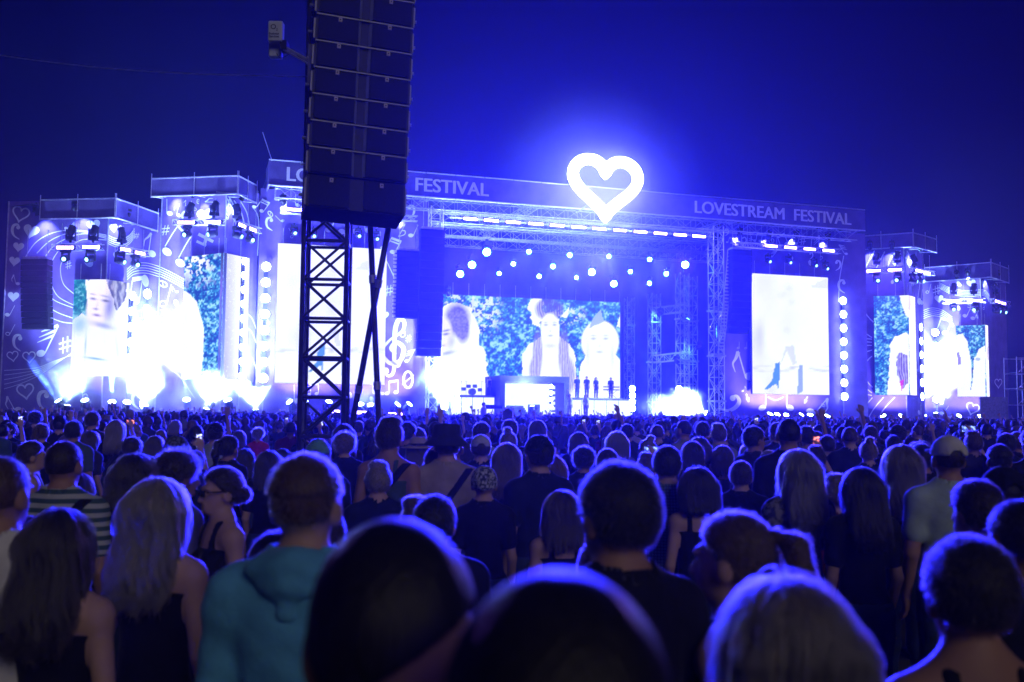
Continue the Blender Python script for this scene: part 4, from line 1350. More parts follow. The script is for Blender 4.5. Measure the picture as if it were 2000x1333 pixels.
# ================================================================== delay tower in the crowd
def delay_tower():
    c = at_y(636, 640, 12.25)
    t = thing('truss_tower', 'black lattice speaker tower standing in the crowd', 'truss tower', (c.x, c.y, 0), R(5))
    blk = mat('tower_paint', (0.05, 0.05, 0.06), 0.45, 0.5, var=0.4, scale=7)
    w = 0.26
    zt = 8.6
    for sx in (-1, 1):
        for sy in (-1, 1):
            MB().cyl((sx * w, sy * w, 0.05), (sx * w, sy * w, zt), 0.03, n=8).build('leg', blk, t, True)
    z0 = at_y(636, 776, 12.0).z - 3 * 0.475
    hb = MB().cyl((-w, 0, 0), (w, 0, 0), 0.02).mesh('rung')
    hb.materials.append(blk)
    h = 0.475
    L = math.hypot(2 * w, h)
    db = MB().cyl((-L / 2, 0, 0), (L / 2, 0, 0), 0.017).mesh('brace')
    db.materials.append(blk)
    ang = math.atan2(h, 2 * w)
    for k in range(18):
        z = z0 + k * h
        if z + h > zt:
            break
        for rz, q in ((0, (0, -w)), (0, (0, w)), (90, (-w, 0)), (90, (w, 0))):
            o = bpy.data.objects.new('rung', hb)
            COL.objects.link(o)
            o.parent = t
            o.matrix_local = Matrix.Translation((q[0], q[1], z)) @ Matrix.Rotation(R(rz), 4, 'Z')
            for sgn in ((1, -1) if rz == 0 and q[1] < 0 else ((1,) if k % 2 else (-1,))):
                o = bpy.data.objects.new('diagonal_brace', db)
                COL.objects.link(o)
                o.parent = t
                o.matrix_local = Matrix.Translation((q[0], q[1] + 0.012 * sgn, z + h / 2)) @ Matrix.Rotation(R(rz), 4, 'Z') @ Matrix.Rotation(sgn * ang, 4, 'Y')
    MB().box((-.6, -.6, 0.01), (.6, .6, .05)).build('base_plate', STEEL, t)
    # raking poles
    for (x0, y0, Y0, x1, y1, Y1, lab) in ((722, 410, 12.5, 741, 850, 12.4, 'dark steel pole standing right of the truss tower, near upright'), (765, 412, 12.2, 684, 850, 12.9, 'dark raking pole crossing the upright pole beside the truss tower')):
        a, b = at_y(x0, y0, Y0), at_y(x1, y1, Y1)
        d = (b - a).normalized()
        foot = b + d * (b.z / -d.z)
        o = thing('support_pole', lab, 'pole', foot)
        MB().cyl((0, 0, 0), a - foot, 0.037, n=10).build('pole_tube', blk, o, True)
        MB().lathe([(.1, 0), (.1, .02), (.045, .06)], (0, 0, 0), 'Z', 10).build('pole_foot', STEEL, o)
        for u in (.25, .5, .8):
            q = (a - foot) * u
            MB().cyl(q - (a - foot).normalized() * .05, q + (a - foot).normalized() * .05, 0.047, n=10).build('pole_coupler', STEEL, o)


delay_tower()


def big_array():
    bot = at_y(696, 412, 11.6)
    t = thing('line_array', 'big black speaker column hanging overhead on the truss tower', 'loudspeaker', bot, STAGE_A)
    t.rotation_euler = (0, R(2.0), STAGE_A)
    W, n = 0.585, 11
    gr = mat('big_grille', (0.008, 0.008, 0.011), 0.6, 0.3, var=0.3, scale=40, bump=0.3, bscale=160)
    horn = mat('horn_plastic', (0.22, 0.24, 0.28), 0.4, 0.5, var=0.2, scale=5)
    tagm = mat('label_plate', (0.62, 0.55, 0.42), 0.6, var=0.1)
    edge = mat('cabinet_edge', (0.11, 0.11, 0.15), 0.35, 0.6, var=0.3, scale=4)
    z = 0.0
    tilt = 9.0
    y = 0.0
    for k in range(n):
        hgt = 0.41 if k == 0 else 0.325
        c = bpy.data.objects.new('cabinet', MB().box((-W, 0.03, 0.008), (W, 0.52, hgt - .008)).mesh('cabinet'))
        c.data.materials.append(BLACK)
        COL.objects.link(c)
        c.parent = t
        c.matrix_local = Matrix.Translation((0, y, z)) @ Matrix.Rotation(R(-tilt), 4, 'X')
        MB().box((-W + .03, 0.0, .02), (-.085, .028, hgt - .02)).build('grille', gr, c)
        MB().box((.085, 0.0, .02), (W - .03, .028, hgt - .02)).build('grille', gr, c)
        if k:
            mb = MB()
            mb.poly([(-.08, .0, .015), (-.02, .06, .015), (-.02, .06, hgt - .015), (-.08, .0, hgt - .015)])
            mb.poly([(.02, .06, .015), (.08, .0, .015), (.08, .0, hgt - .015), (.02, .06, hgt - .015)])
            mb.box((-.02, .058, .015), (.02, .07, hgt - .015))
            mb.build('horn', horn, c)
            MB().box((-W, -.012, hgt - .018), (W, .02, hgt - .002)).build('edge_strip', edge, c)
        for x in (-W * .52, W * .5):
            MB().box((x - .021, -.014, hgt * .78), (x + .021, -.002, hgt * .78 + .05)).build('label_plate', tagm, c)
            MB().cyl((x, -.02, hgt * .78 + .026), (x, -.013, hgt * .78 + .026), .009, n=8).build('badge_dot', BLACK, c)
        for sx in (-1, 1):
            MB().box((sx * (W + .012) - .01, .06, .04), (sx * (W + .012) + .012, .11, hgt - .04)).build('rigging_link', edge, c)
            MB().cyl((sx * (W + .02), .2, hgt * .5), (sx * (W + .07), .2, hgt * .5), .02, n=8).build('handle_pin', STEEL, c)
        z += hgt * math.cos(R(tilt))
        y += hgt * math.sin(R(tilt)) * 0.35
        tilt = max(0.0, tilt - 1.2)
    MB().box((-.5, .1, z), (.5, .5, z + .12)).build('fly_frame', STEEL, t)
    # guide poles behind the cabinets at their edge
    a = at_y(600, 400, 12.2)
    g = thing('guide_pole', 'slim pole running up the left side of the big speaker column', 'pole', (a.x, a.y, 0), 0)
    MB().cyl((0, 0, 0.02), (0.0, 0, 8.4), .028, n=8).build('pole_tube', mat('green_grey_pole', (0.16, 0.19, 0.2), .4), g)
    for z_ in (4.6, 5.2, 5.9, 6.6):
        MB().box((-.05, -.05, z_), (.06, .06, z_ + .07)).build('clamp', STEEL, g)


big_array()


def antenna():
    Y = 11.7
    j = at_y(606, 135, Y)
    t = thing('antenna_unit', 'pale antenna boxes on an arm beside the big speaker column', 'antenna', j)
    white = mat('antenna_white', (0.62, 0.68, 0.66), .45, .5, var=.06, scale=4)

    def L(x, y, dy=0):
        return at_y(x, y, Y + dy) - j
    a, b = L(526, 44), L(553, 84)
    mb = MB().box((a.x, -.06, b.z), (b.x, .06, a.z))
    bx = mb.build('antenna_box', white, t)
    bv = bx.modifiers.new('bevel', 'BEVEL')
    bv.width = .018
    bv.segments = 3
    a2, b2 = L(522, 66), L(546, 106)
    b2x = MB().box((a2.x, .08, b2.z), (b2.x, .19, a2.z)).build('antenna_box', white, t)
    bv = b2x.modifiers.new('bevel', 'BEVEL')
    bv.width = .018
    bv.segments = 3
    ink = mat('dark_ink', (0.01, 0.02, 0.08), .6)
    for s, px, py, size in (('O', 530.5, 61, .085), ('2', 541.5, 64, .04), ('Business', 527.5, 71.5, .036), ('Services', 528, 77, .036)):
        me = text_mesh(s, size, .001, .0008)
        me.materials.append(ink)
        o = bpy.data.objects.new('lettering', me)
        COL.objects.link(o)
        o.parent = bx
        q = L(px, py)
        o.matrix_local = Matrix.Translation((q.x, -.063, q.z)) @ Matrix.Rotation(math.pi / 2, 4, 'X')
    MB().box((b.x - .03, -.04, b.z - .09), (b.x + .05, .12, b.z + .02)).build('mount_bracket', BLACK, t)
    MB().cyl(L(548, 88), L(606, 120), .018).build('arm', STEEL, t)
    MB().cyl(L(548, 94), L(606, 127), .012).build('arm', STEEL, t)
    MB().tube(smooth_line([L(540, 104), L(548, 114), L(562, 108), L(568, 100)], 6), .006, 5).build('cable', BLACK, t)
    MB().tube(smooth_line([L(580, 108), L(596, 122), L(604, 140)], 6), .006, 5).build('cable', BLACK, t)
    MB().cyl((0, 0, -.2), (0, 0, .3), .035).build('pole_clamp', STEEL, t)
    # guy cable coming in from the left
    p0, p1 = at_y(-140, 86, 13.2), at_y(606, 150, 11.9)
    c = thing('guy_cable', 'thin cable running from the tower towards the upper left corner', 'cable', p1)
    pts = [(p0 - p1) * u + Vector((0, 0, -.12 * math.sin(math.pi * u))) for u in [i / 20 for i in range(21)]]
    MB().tube(pts, .005, 5).build('wire_rope', ALU, c)


antenna()

for px, py, w, aim, lab in [(1367, 667, 8.0, (-.5, 1, -.3), 'small lamp on a bracket beside the right inner masts'), (1290, 602, 11.5, (-.2, 1, -.4), 'added fill lamp on the upper truss between the inner masts'), (1322, 696, 9.0, (.3, 1, .2), 'added fill lamp on the lower truss between the inner masts'), (875, 560, 12.0, (.4, .6, -.6), 'added fill lamp high inside the stage left of the centre screen')]:  # all but the bracket lamp are added to light the stage interior
    t, la = moving_head(M_S, sp(px, py, w), aim, lab, LENS_D, 'lamps inside the stage', 1.2)
    lamp(t, 'SPOT', Vector((0, 0, -.45)) + la * .5, la, 3000, (0.02, 0.075, 1.0), .15, 130, .8)

# ================================================================== people
def seg(P, a, ra, b, rb):
    a, b = np.array(a, np.float32), np.array(b, np.float32)
    ab = b - a
    t = np.clip(((P - a) @ ab) / float(ab @ ab), 0, 1)
    return np.linalg.norm(P - a - t[..., None] * ab, axis=-1) - (ra + (rb - ra) * t)


def elp(P, c, r):
    q = P - np.array(c, np.float32)
    r = np.array(r, np.float32)
    k0 = np.linalg.norm(q / r, axis=-1)
    k1 = np.linalg.norm(q / (r * r), axis=-1)
    return k0 * (k0 - 1) / np.maximum(k1, 1e-6)


def smin(a, b, k):
    h = np.clip(0.5 + 0.5 * (b - a) / k, 0, 1)
    return b * (1 - h) + a * h - k * h * (1 - h)


def mx(*a):
    r = a[0]
    for b in a[1:]:
        r = np.maximum(r, b)
    return r


def nets(v, o, h):
    """surface of v = 0 as quads (naive surface nets)"""
    nx, ny, nz = v.shape
    acc = np.zeros((nx - 1, ny - 1, nz - 1, 3), np.float32)
    cnt = np.zeros((nx - 1, ny - 1, nz - 1), np.float32)
    ax = [(1, 0, 0), (0, 1, 0), (0, 0, 1)]
    for d in range(3):
        o1, o2 = [k for k in range(3) if k != d]
        for i in (0, 1):
            for j in (0, 1):
                st = [0, 0, 0]
                st[o1], st[o2] = i, j
                sl = tuple(slice(st[k], st[k] + (nx - 1, ny - 1, nz - 1)[k]) for k in range(3))
                st2 = list(st)
                st2[d] = 1
                sl2 = tuple(slice(st2[k], st2[k] + (nx - 1, ny - 1, nz - 1)[k]) for k in range(3))
                a, b = v[sl], v[sl2]
                c = (a < 0) != (b < 0)
                t = np.where(c, a / np.where(c, a - b, 1), 0)
                for k in range(3):
                    acc[..., k] += c * (t if k == d else st[k])
                cnt += c
    act = cnt > 0
    idx = np.full(act.shape, -1, np.int64)
    idx[act] = np.arange(act.sum())
    cell = np.argwhere(act)
    V = (cell + acc[act] / cnt[act][:, None]) * h + np.array(o)
    F = []
    s = v < 0
    for d in range(3):
        o1, o2 = (d + 1) % 3, (d + 2) % 3
        lo = [slice(1, -1)] * 3
        lo[d] = slice(0, -1)
        hi = [slice(1, -1)] * 3
        hi[d] = slice(1, None)
        A, B = s[tuple(lo)], s[tuple(hi)]
        e = np.argwhere(A != B)
        if len(e) == 0:
            continue
        ins = A[tuple(e.T)]
        e = e.copy()
        e[:, o1] += 1
        e[:, o2] += 1
        q = []
        for i, j in ((-1, -1), (0, -1), (0, 0), (-1, 0)):
            c = e.copy()
            c[:, o1] += i
            c[:, o2] += j
            q.append(idx[tuple(c.T)])
        q = np.stack(q, 1)
        q[~ins] = q[~ins][:, ::-1]
        F.append(q)
    F = np.concatenate(F)
    return V, F


def mesh_np(name, V, F, m=None, smooth=True):
    me = bpy.data.meshes.new(name)
    me.vertices.add(len(V))
    me.vertices.foreach_set('co', np.asarray(V, np.float32).ravel())
    k = F.shape[1]
    me.loops.add(len(F) * k)
    me.loops.foreach_set('vertex_index', F.astype(np.int32).ravel())
    me.polygons.add(len(F))
    me.polygons.foreach_set('loop_start', np.arange(len(F), dtype=np.int32) * k)
    me.update(calc_edges=True)
    me.polygons.foreach_set('use_smooth', [smooth] * len(F))
    me.update()
    if m:
        me.materials.append(m)
    return me


class Field:
    def __init__(s, lo, hi, h):
        s.h = h
        s.lo = np.array(lo, np.float32)
        s.n = [int(math.ceil((hi[k] - lo[k]) / h)) + 1 for k in range(3)]
        ax = [s.lo[k] + h * np.arange(s.n[k], dtype=np.float32) for k in range(3)]
        s.P = np.stack(np.meshgrid(*ax, indexing='ij'), -1)

    def add(s, prims, k=0.03):
        D = np.full(s.n, 0.5, np.float32)
        for p in prims:
            if p[0] == 'c':
                _, a, ra, b, rb = p
                lo = np.minimum(np.array(a) - ra, np.array(b) - rb)
                hi = np.maximum(np.array(a) + ra, np.array(b) + rb)
            else:
                lo, hi = np.array(p[1]) - np.array(p[2]), np.array(p[1]) + np.array(p[2])
            i0 = np.clip(((lo - .1 - s.lo) / s.h).astype(int), 0, np.array(s.n) - 1)
            i1 = np.clip(((hi + .1 - s.lo) / s.h).astype(int) + 1, 1, np.array(s.n))
            sl = tuple(slice(int(i0[q]), int(i1[q])) for q in range(3))
            Q = s.P[sl]
            d = seg(Q, *p[1:]) if p[0] == 'c' else elp(Q, *p[1:])
            D[sl] = smin(D[sl], d, k)
        return D

    def mesh(s, D, name, m=None):
        V, F = nets(D, s.lo, s.h)
        return mesh_np(name, V, F, m)


def hand(w, out, up, spread, side, curl=0.25):
    """five fingers from a palm; w wrist, out pointing along the fingers, up the thumb side"""
    w, out, up = Vector(w), Vector(out).normalized(), Vector(up).normalized()
    nrm = out.cross(up).normalized() * side
    pr = [('c', w, .026, w + out * .05, .027), ('c', w + out * .05 + up * .02, .02, w + out * .085 + up * .028, .016), ('c', w + out * .05 - up * .02, .02, w + out * .08 - up * .03, .015)]
    for i, L in enumerate((.068, .078, .072, .056)):
        u = (.03 - .02 * i)
        a = w + out * .085 + up * u
        dv = (out + up * (u * spread * 8)).normalized()
        b = a + dv * L * .5 + nrm * L * .5 * curl * .5
        c = b + dv * L * .5 * (1 - curl * .4) + nrm * L * .5 * curl * 1.4
        pr += [('c', a, .0105, b, .0098), ('c', b, .0098, c, .0088)]
    a = w + out * .03 + up * .026
    b = a + (out * .5 + up * .8).normalized() * .042
    c = b + (out * .9 + up * .35).normalized() * .034
    pr += [('c', a, .014, b, .012), ('c', b, .012, c, .010)]
    return [(q[0], tuple(q[1]), q[2], tuple(q[3]), q[4]) for q in pr]


def body_prims(sex, pose):
    f = sex == 'f'
    sw = .148 if f else .172
    ch = (.135, .098) if f else (.162, .112)
    torso = [('e', (0, -.005, 1.30), (ch[0], ch[1], .19)), ('e', (0, .0, 1.08), (.122 if f else .145, .092, .17)), ('e', (0, -.005, .94), (.165 if f else .158, .112, .115)),
             ('c', (-.045, -.02, 1.485), .042, (-sw + .02, -.012, 1.415), .05), ('c', (.045, -.02, 1.485), .042, (sw - .02, -.012, 1.415), .05), ('c', (-sw, -.01, 1.395), .054, (sw, -.01, 1.395), .054), ('c', (0, -.022, 1.42), .06, (0, -.012, 1.50), .053)]
    if f:
        torso += [('e', (-.07, .085, 1.26), (.055, .05, .055)), ('e', (.07, .085, 1.26), (.055, .05, .055))]
    head = [('e', (0, -.012, 1.647), (.077, .095, .097)), ('e', (0, .028, 1.592), (.056, .066, .083)), ('c', (0, -.016, 1.46), .056 if not f else .048, (0, -.006, 1.57), .052 if not f else .045), ('e', (0, .07, 1.54), (.026, .024, .02)),
            ('c', (0, .092, 1.625), .009, (0, .112, 1.592), .0135), ('e', (-.082, -.004, 1.612), (.012, .024, .034)), ('e', (.082, -.004, 1.612), (.012, .024, .034)), ('e', (0, .09, 1.65), (.05, .012, .012)), ('e', (0, .09, 1.562), (.022, .012, .010))]
    legs = []
    for s in (-1, 1):
        legs += [('c', (s * .088, 0, .9), .088, (s * .098, .012, .5), .056), ('c', (s * .098, .01, .5), .054, (s * .1, -.02, .1), .038), ('c', (s * .1, -.03, .04), .038, (s * .115, .12, .03), .03)]
    up, fo, sl = [], [], []
    for s in (-1, 1):
        sh = Vector((s * sw, -.01, 1.405))
        hr = None
        if pose == 'phone':
            el, wr = Vector((s * (sw + .07), .17, 1.30)), Vector((s * .10, .30, 1.52))
            if s > 0:
                el, wr = Vector((sw + .05, .20, 1.45)), Vector((.13, .30, 1.70))
            hr = hand(wr, (-s * .15, .12, 1), (-s * .6, -.3, .1), .5, -s, .6)
        elif pose == 'wave' and s > 0:
            el, wr = Vector((sw + .06, .03, 1.66)), Vector((sw + .02, .06, 1.92))
            hr = hand(wr, (0, .05, 1), (-1, 0, 0), 1.0, 1, .12)
        elif pose == 'high' and s > 0:
            el, wr = Vector((sw + .05, .12, 1.62)), Vector((sw - .02, .24, 1.86))
            hr = hand(wr, (-.1, .12, 1), (-.8, -.3, .1), .5, -1, .6)
        else:
            el, wr = Vector((s * (sw + .052), -.03, 1.12)), Vector((s * (sw + .045), .07, .89))
            hr = hand(wr, (0, .12, -1), (-s * .2, .9, .1), .4, s, .45)
        ru = .047 if not f else .04
        up += [('c', tuple(sh), ru + .008, tuple(el), ru - .006)]
        sl += [('c', tuple(sh), ru + .008, tuple(sh.lerp(el, .62)), ru + .008)]
        fo += [('c', tuple(el), ru - .006, tuple(wr), .027)] + hr
    return torso, head, legs, up, fo, sl


SKINS = [mat('skin_light', (0.52, 0.32, 0.24), .55, .35, var=.08, scale=9, bump=.1, bscale=120), mat('skin_tan', (0.40, 0.22, 0.15), .55, .35, var=.08, scale=9), mat('skin_brown', (0.20, 0.10, 0.065), .5, .4, var=.1, scale=9)]
PROTO = {}


def make_proto(sex, pose, h=0.0105):
    hi = {'down': 1.8, 'phone': 1.95, 'wave': 2.16, 'high': 2.1}[pose]
    F = Field((-.37, -.2, -.02), (.37, .46 if pose in ('phone', 'high') else .24, hi), h)
    T, H, L, U, A, S = body_prims(sex, pose)
    P = F.P
    x, y, z = P[..., 0], P[..., 1], P[..., 2]
    t, hd, lg, u, fo, sl = F.add(T, .05), F.add(H, .022), F.add(L, .04), F.add(U, .02), F.add(A, .012), F.add(S, .02)
    # eye sockets and the line of the mouth
    for s in (-1, 1):
        hd = -smin(-hd, elp(P, (s * .031, .098, 1.632), (.018, .014, .011)), .012)
    hd = np.maximum(hd, -elp(P, (0, .104, 1.566), (.02, .012, .0035)))
    body = smin(smin(t, hd, .03), lg, .04)
    body = smin(smin(body, u, .025), fo, .012)
    out = {'body': F.mesh(body, 'person')}
    wr = .0022 * (np.sin(z * 55 + x * 18) * np.sin(x * 23 + y * 31 + z * 9)) + .003 * np.sin(z * 21 + 5 * np.abs(x))
    core = smin(t, lg, .04)

    def neck(zb, k=.35):
        return z - (zb - k * (y + .05))
    tee = smin(core, sl, .03) - .013 + wr
    rho = np.sqrt(x * x + (y + .012) ** 2)
    hole = np.minimum(.074 - rho, z - 1.44 + .3 * y)
    tee = mx(tee, .86 - z, z - 1.535, hole)
    out['tee'] = F.mesh(tee, 'shirt')
    tank = core - .009 + wr * .6
    tank = np.maximum(np.maximum(tank, .88 - z), np.minimum(z - 1.35, np.maximum(np.abs(np.abs(x) - .08) - .016, z - 1.49)))
    out['tank'] = F.mesh(tank, 'tank_top')
    if pose == 'down':
        lng = smin(smin(core, u, .03), fo, .02) - .018 + wr * 1.6
        lng = mx(lng, .84 - z, z - 1.535, np.minimum(.072 - rho, z - 1.45 + .3 * y))
        for s in (-1, 1):
            lng = np.maximum(lng, -(np.linalg.norm(P - np.array((s * .235, .1, .83), np.float32), axis=-1) - .085))
        out['jacket'] = F.mesh(lng, 'jacket')
        # strap lying diagonally over the back and chest
        d = np.abs(core - .016) - .011
        pl = np.abs(.8 * x - .6 * (z - 1.25)) - .025
        out['strap'] = F.mesh(np.maximum(np.maximum(d, pl), np.maximum(1.0 - z, z - 1.47)), 'bag_strap')
        pl = np.abs(np.abs(x) - .09) - .022
        out['pack'] = F.mesh(np.minimum(np.maximum(np.maximum(d, pl), np.maximum(1.15 - z, z - 1.47)), elp(P, (0, -.19, 1.2), (.14, .09, .2))), 'backpack')
    tr = np.maximum(np.maximum(smin(lg, t, .04) - .014 + wr, .05 - z), z - .99)
    out['trousers'] = F.mesh(tr, 'trousers')
    out['shoes'] = F.mesh(np.maximum(lg - .01, z - .1), 'shoes')
    PROTO[sex + '_' + pose] = out


for sx_, ps_ in (('m', 'down'), ('f', 'down'), ('m', 'phone'), ('f', 'wave'), ('m', 'high')):
    make_proto(sx_, ps_)


# ------------------------------------------------------------------ hair
def skull(P, o):
    return elp(P, (0, -.012, 1.647), (.077 + o, .095 + o, .097 + o))


def face_cut(P, k=.033):
    return P[..., 1] * .77 + (1.665 - P[..., 2]) * .64 - k


def rbox(P, c, b, r):
    q = np.abs(P - np.array(c, np.float32)) - np.array(b, np.float32)
    return np.linalg.norm(np.maximum(q, 0), axis=-1) + np.minimum(q.max(-1), 0) - r


def bumpy(P, a, f):
    return a * np.sin(P[..., 0] * f + 1.3) * np.sin(P[..., 1] * f * 1.1 + .4) * np.sin(P[..., 2] * f * .9)


def drape(P, ze, hw=.072, th=.022):
    Q = P.copy()
    Q[..., 1] += .05 * np.clip((1.62 - P[..., 2]) / .2, 0, 1)
    d = rbox(Q, (0, -.055, (1.64 + ze) / 2), (hw, th, (1.64 - ze) / 2), .032)
    return d


def hair_short(P, o=.014):
    return mx(skull(P, o) + bumpy(P, .0012, 70), face_cut(P), 1.568 - P[..., 2] + .15 * (P[..., 1] + .1))


def hair_buzz(P):
    return mx(skull(P, .0045), face_cut(P, .03), 1.585 - P[..., 2] + .15 * (P[..., 1] + .1))


def hair_fade(P):
    top = mx(skull(P, .016) + bumpy(P, .003, 80), face_cut(P, .02), 1.665 - P[..., 2])
    return np.minimum(hair_buzz(P), top)


def hair_quiff(P):
    return smin(hair_short(P, .014), elp(P, (0, .015, 1.748), (.066, .085, .035)) + bumpy(P, .004, 90), .02)


def hair_long(P, ze=1.27):
    d = smin(skull(P, .014), drape(P, ze - .06, .07 + .0 * ze), .05)
    for s in (-1, 1):
        d = smin(d, seg(P, (s * .060, .005, 1.66), .026, (s * .092, -.012, ze + .10), .028), .04)
    x, z = P[..., 0], P[..., 2]
    th = np.arctan2(x, -(P[..., 1] + .0))
    fade = np.clip((1.74 - z) / .12, 0, 1)
    d = d + .005 * np.exp(-(x / .007) ** 2) * np.clip((z - 1.66) / .04, 0, 1)
    d = d + fade * (.0060 * np.sin(th * 15 + 2.6 * np.sin(z * 11 + 2 * th)) + .0042 * np.sin(th * 33 + z * 23 + 2 * np.sin(z * 31)) + .003 * np.sin(x * 60 + z * 13))
    d = np.maximum(d, ze + .03 * np.sin(x * 47 + .6) + .02 * np.sin(x * 128) + .25 * np.abs(x) - z)
    return mx(d, -elp(P, (0, .1, 1.60), (.068, .095, .125)), face_cut(P, .075))


def hair_bob(P):
    d = smin(skull(P, .026), drape(P, 1.49, .085, .03), .04)
    for s in (-1, 1):
        d = smin(d, seg(P, (s * .064, .005, 1.66), .032, (s * .088, .005, 1.50), .036), .03)
    th = np.arctan2(P[..., 0], -P[..., 1])
    d = d + np.clip((1.74 - P[..., 2]) / .12, 0, 1) * (.0045 * np.sin(th * 19 + 1.8 * np.sin(P[..., 2] * 13 + 2 * th)) + .003 * np.sin(th * 41 + P[..., 2] * 19))
    return mx(d, -elp(P, (0, .1, 1.60), (.062, .095, .125)), face_cut(P, .08))


def hair_curly(P):
    d = elp(P, (0, -.02, 1.675), (.105, .12, .105)) + bumpy(P, .012, 62) + bumpy(P[..., ::-1], .006, 120)
    return mx(d, face_cut(P, .045), 1.56 - P[..., 2])


def hair_pony(P):
    d = smin(hair_short(P, .012), elp(P, (0, -.112, 1.70), (.018, .018, .018)), .01)
    d = smin(d, seg(P, (0, -.122, 1.70), .014, (.0, -.165, 1.675), .030), .012)
    d = smin(d, seg(P, (0, -.165, 1.675), .030, (0, -.188, 1.58), .034), .02)
    return smin(d, seg(P, (0, -.188, 1.58), .034, (0, -.182, 1.45), .012), .02) + .0025 * np.sin(P[..., 0] * 150 + P[..., 2] * 10) * np.clip((-.13 - P[..., 1]) / .02, 0, 1)


def hair_bun(P):
    return smin(hair_short(P, .012), elp(P, (0, -.055, 1.768), (.042, .042, .04)) + bumpy(P, .007, 100), .015)


def hair_low(P):
    d = smin(hair_short(P, .015), elp(P, (0, -.118, 1.615), (.048, .04, .042)) + bumpy(P, .004, 110), .02)
    return d


def hair_crop(P):
    return mx(skull(P, .012) + bumpy(P, .0015, 70), face_cut(P, .02), 1.618 - P[..., 2] + .62 * P[..., 0])


HAIR_F = {'crop': hair_crop, 'short': hair_short, 'buzz': hair_buzz, 'fade': hair_fade, 'quiff': hair_quiff, 'long': hair_long, 'bob': hair_bob, 'curly': hair_curly, 'pony': hair_pony, 'bun': hair_bun, 'low': hair_low, 'long2': lambda P: hair_long(P, 1.40)}
HAIR_MESH, HAIR_STR = {}, {}


def grad(fn, p, e=.004):
    g = np.stack([fn(p + np.eye(3, dtype=np.float32)[k] * e) - fn(p - np.eye(3, dtype=np.float32)[k] * e) for k in range(3)], -1)
    return g / np.maximum(np.linalg.norm(g, axis=-1, keepdims=True), 1e-6)


def curves_np(name, pts, rad):
    n, k, _ = pts.shape
    c = bpy.data.hair_curves.new(name)
    c.add_curves([k] * n)
    c.attributes['position'].data.foreach_set('vector', pts.astype(np.float32).ravel())
    ra = c.attributes.new('radius', 'FLOAT', 'POINT')
    ra.data.foreach_set('value', np.broadcast_to(rad, (n, k)).astype(np.float32).ravel().copy())
    return c


def make_hair(kind):
    fn = HAIR_F[kind]
    F = Field((-.17, -.26, 1.2), (.17, .16, 1.84), .0075)
    V, Q = nets(fn(F.P), F.lo, F.h)
    HAIR_MESH[kind] = mesh_np('hair', V, Q)
    tri = V[Q]
    c = tri.mean(1)
    c = c[(c[:, 2] > 1.55)]
    flow = kind in ('long', 'long2', 'bob')
    ns = 5200 if flow else (5200 if kind != 'buzz' else 3000)
    p = c[RNG.integers(0, len(c), ns)].astype(np.float32) + RNG.normal(0, .003, (ns, 3)).astype(np.float32)
    if flow:
        ze = {'long': 1.25, 'long2': 1.38, 'bob': 1.48}[kind]
        steps = 12
        off = np.abs(RNG.normal(0, .005, ns)).astype(np.float32) + .001
        off[RNG.random(ns) < .06] += .012
        out = [p.copy()]
        ph = RNG.random((ns, 1)) * 6.28
        st = ((p[:, 2] - ze - RNG.random(ns) * .07) / (steps - 1))[:, None].clip(.006, .05).astype(np.float32)
        for i in range(steps - 1):
            g = grad(fn, p)
            dn = np.array([0, -.05, -1], np.float32) + RNG.normal(0, .12, (ns, 3)).astype(np.float32)
            tq = dn - g * (dn * g).sum(-1, keepdims=True)
            tq /= np.maximum(np.linalg.norm(tq, axis=-1, keepdims=True), .3)
            low = p[:, 2:3] < ze + .05
            tq = np.where(low, np.array([0, -.1, -1], np.float32), tq)
            p = p + tq * st
            d = fn(p)[:, None] - off[:, None]
            p = p - np.where(low, 0, g * np.clip(d, -.02, .02) * .8)
            p[:, :2] += .0022 * np.concatenate([np.sin(ph + i * .9), np.cos(ph + i * .8)], 1)
            out.append(p.copy())
        pts = np.stack(out, 1)
        rad = np.linspace(.0009, .0005, steps)
    else:
        g = grad(fn, p)
        L = {'crop': .006, 'short': .014, 'buzz': .004, 'fade': .009, 'quiff': .018, 'curly': .03, 'pony': .018, 'bun': .02, 'low': .018}[kind] * (.6 + .9 * RNG.random((ns, 1)))
        comb = np.array([0, -.5, -.35], np.float32) if kind in ('pony', 'bun', 'low') else np.array([.1, .35, -.5], np.float32)
        tg = comb - g * (comb * g).sum(-1, keepdims=True)
        d1 = g * (.8 if kind == 'curly' else .2) + tg + RNG.normal(0, .3 if kind == 'curly' else .09, (ns, 3))
        d2 = d1 + RNG.normal(0, .6 if kind == 'curly' else .25, (ns, 3)) - g * .35
        d1 /= np.linalg.norm(d1, axis=1, keepdims=True)
        d2 /= np.linalg.norm(d2, axis=1, keepdims=True)
        p1 = p + d1 * L * .5
        pts = np.stack([p - g * .003, p1, p1 + d2 * L * .5], 1)
        rad = np.array([.0007, .0006, .0003])
    HAIR_STR[kind] = curves_np('strands', pts, rad)


for k_ in HAIR_F:
    make_hair(k_)

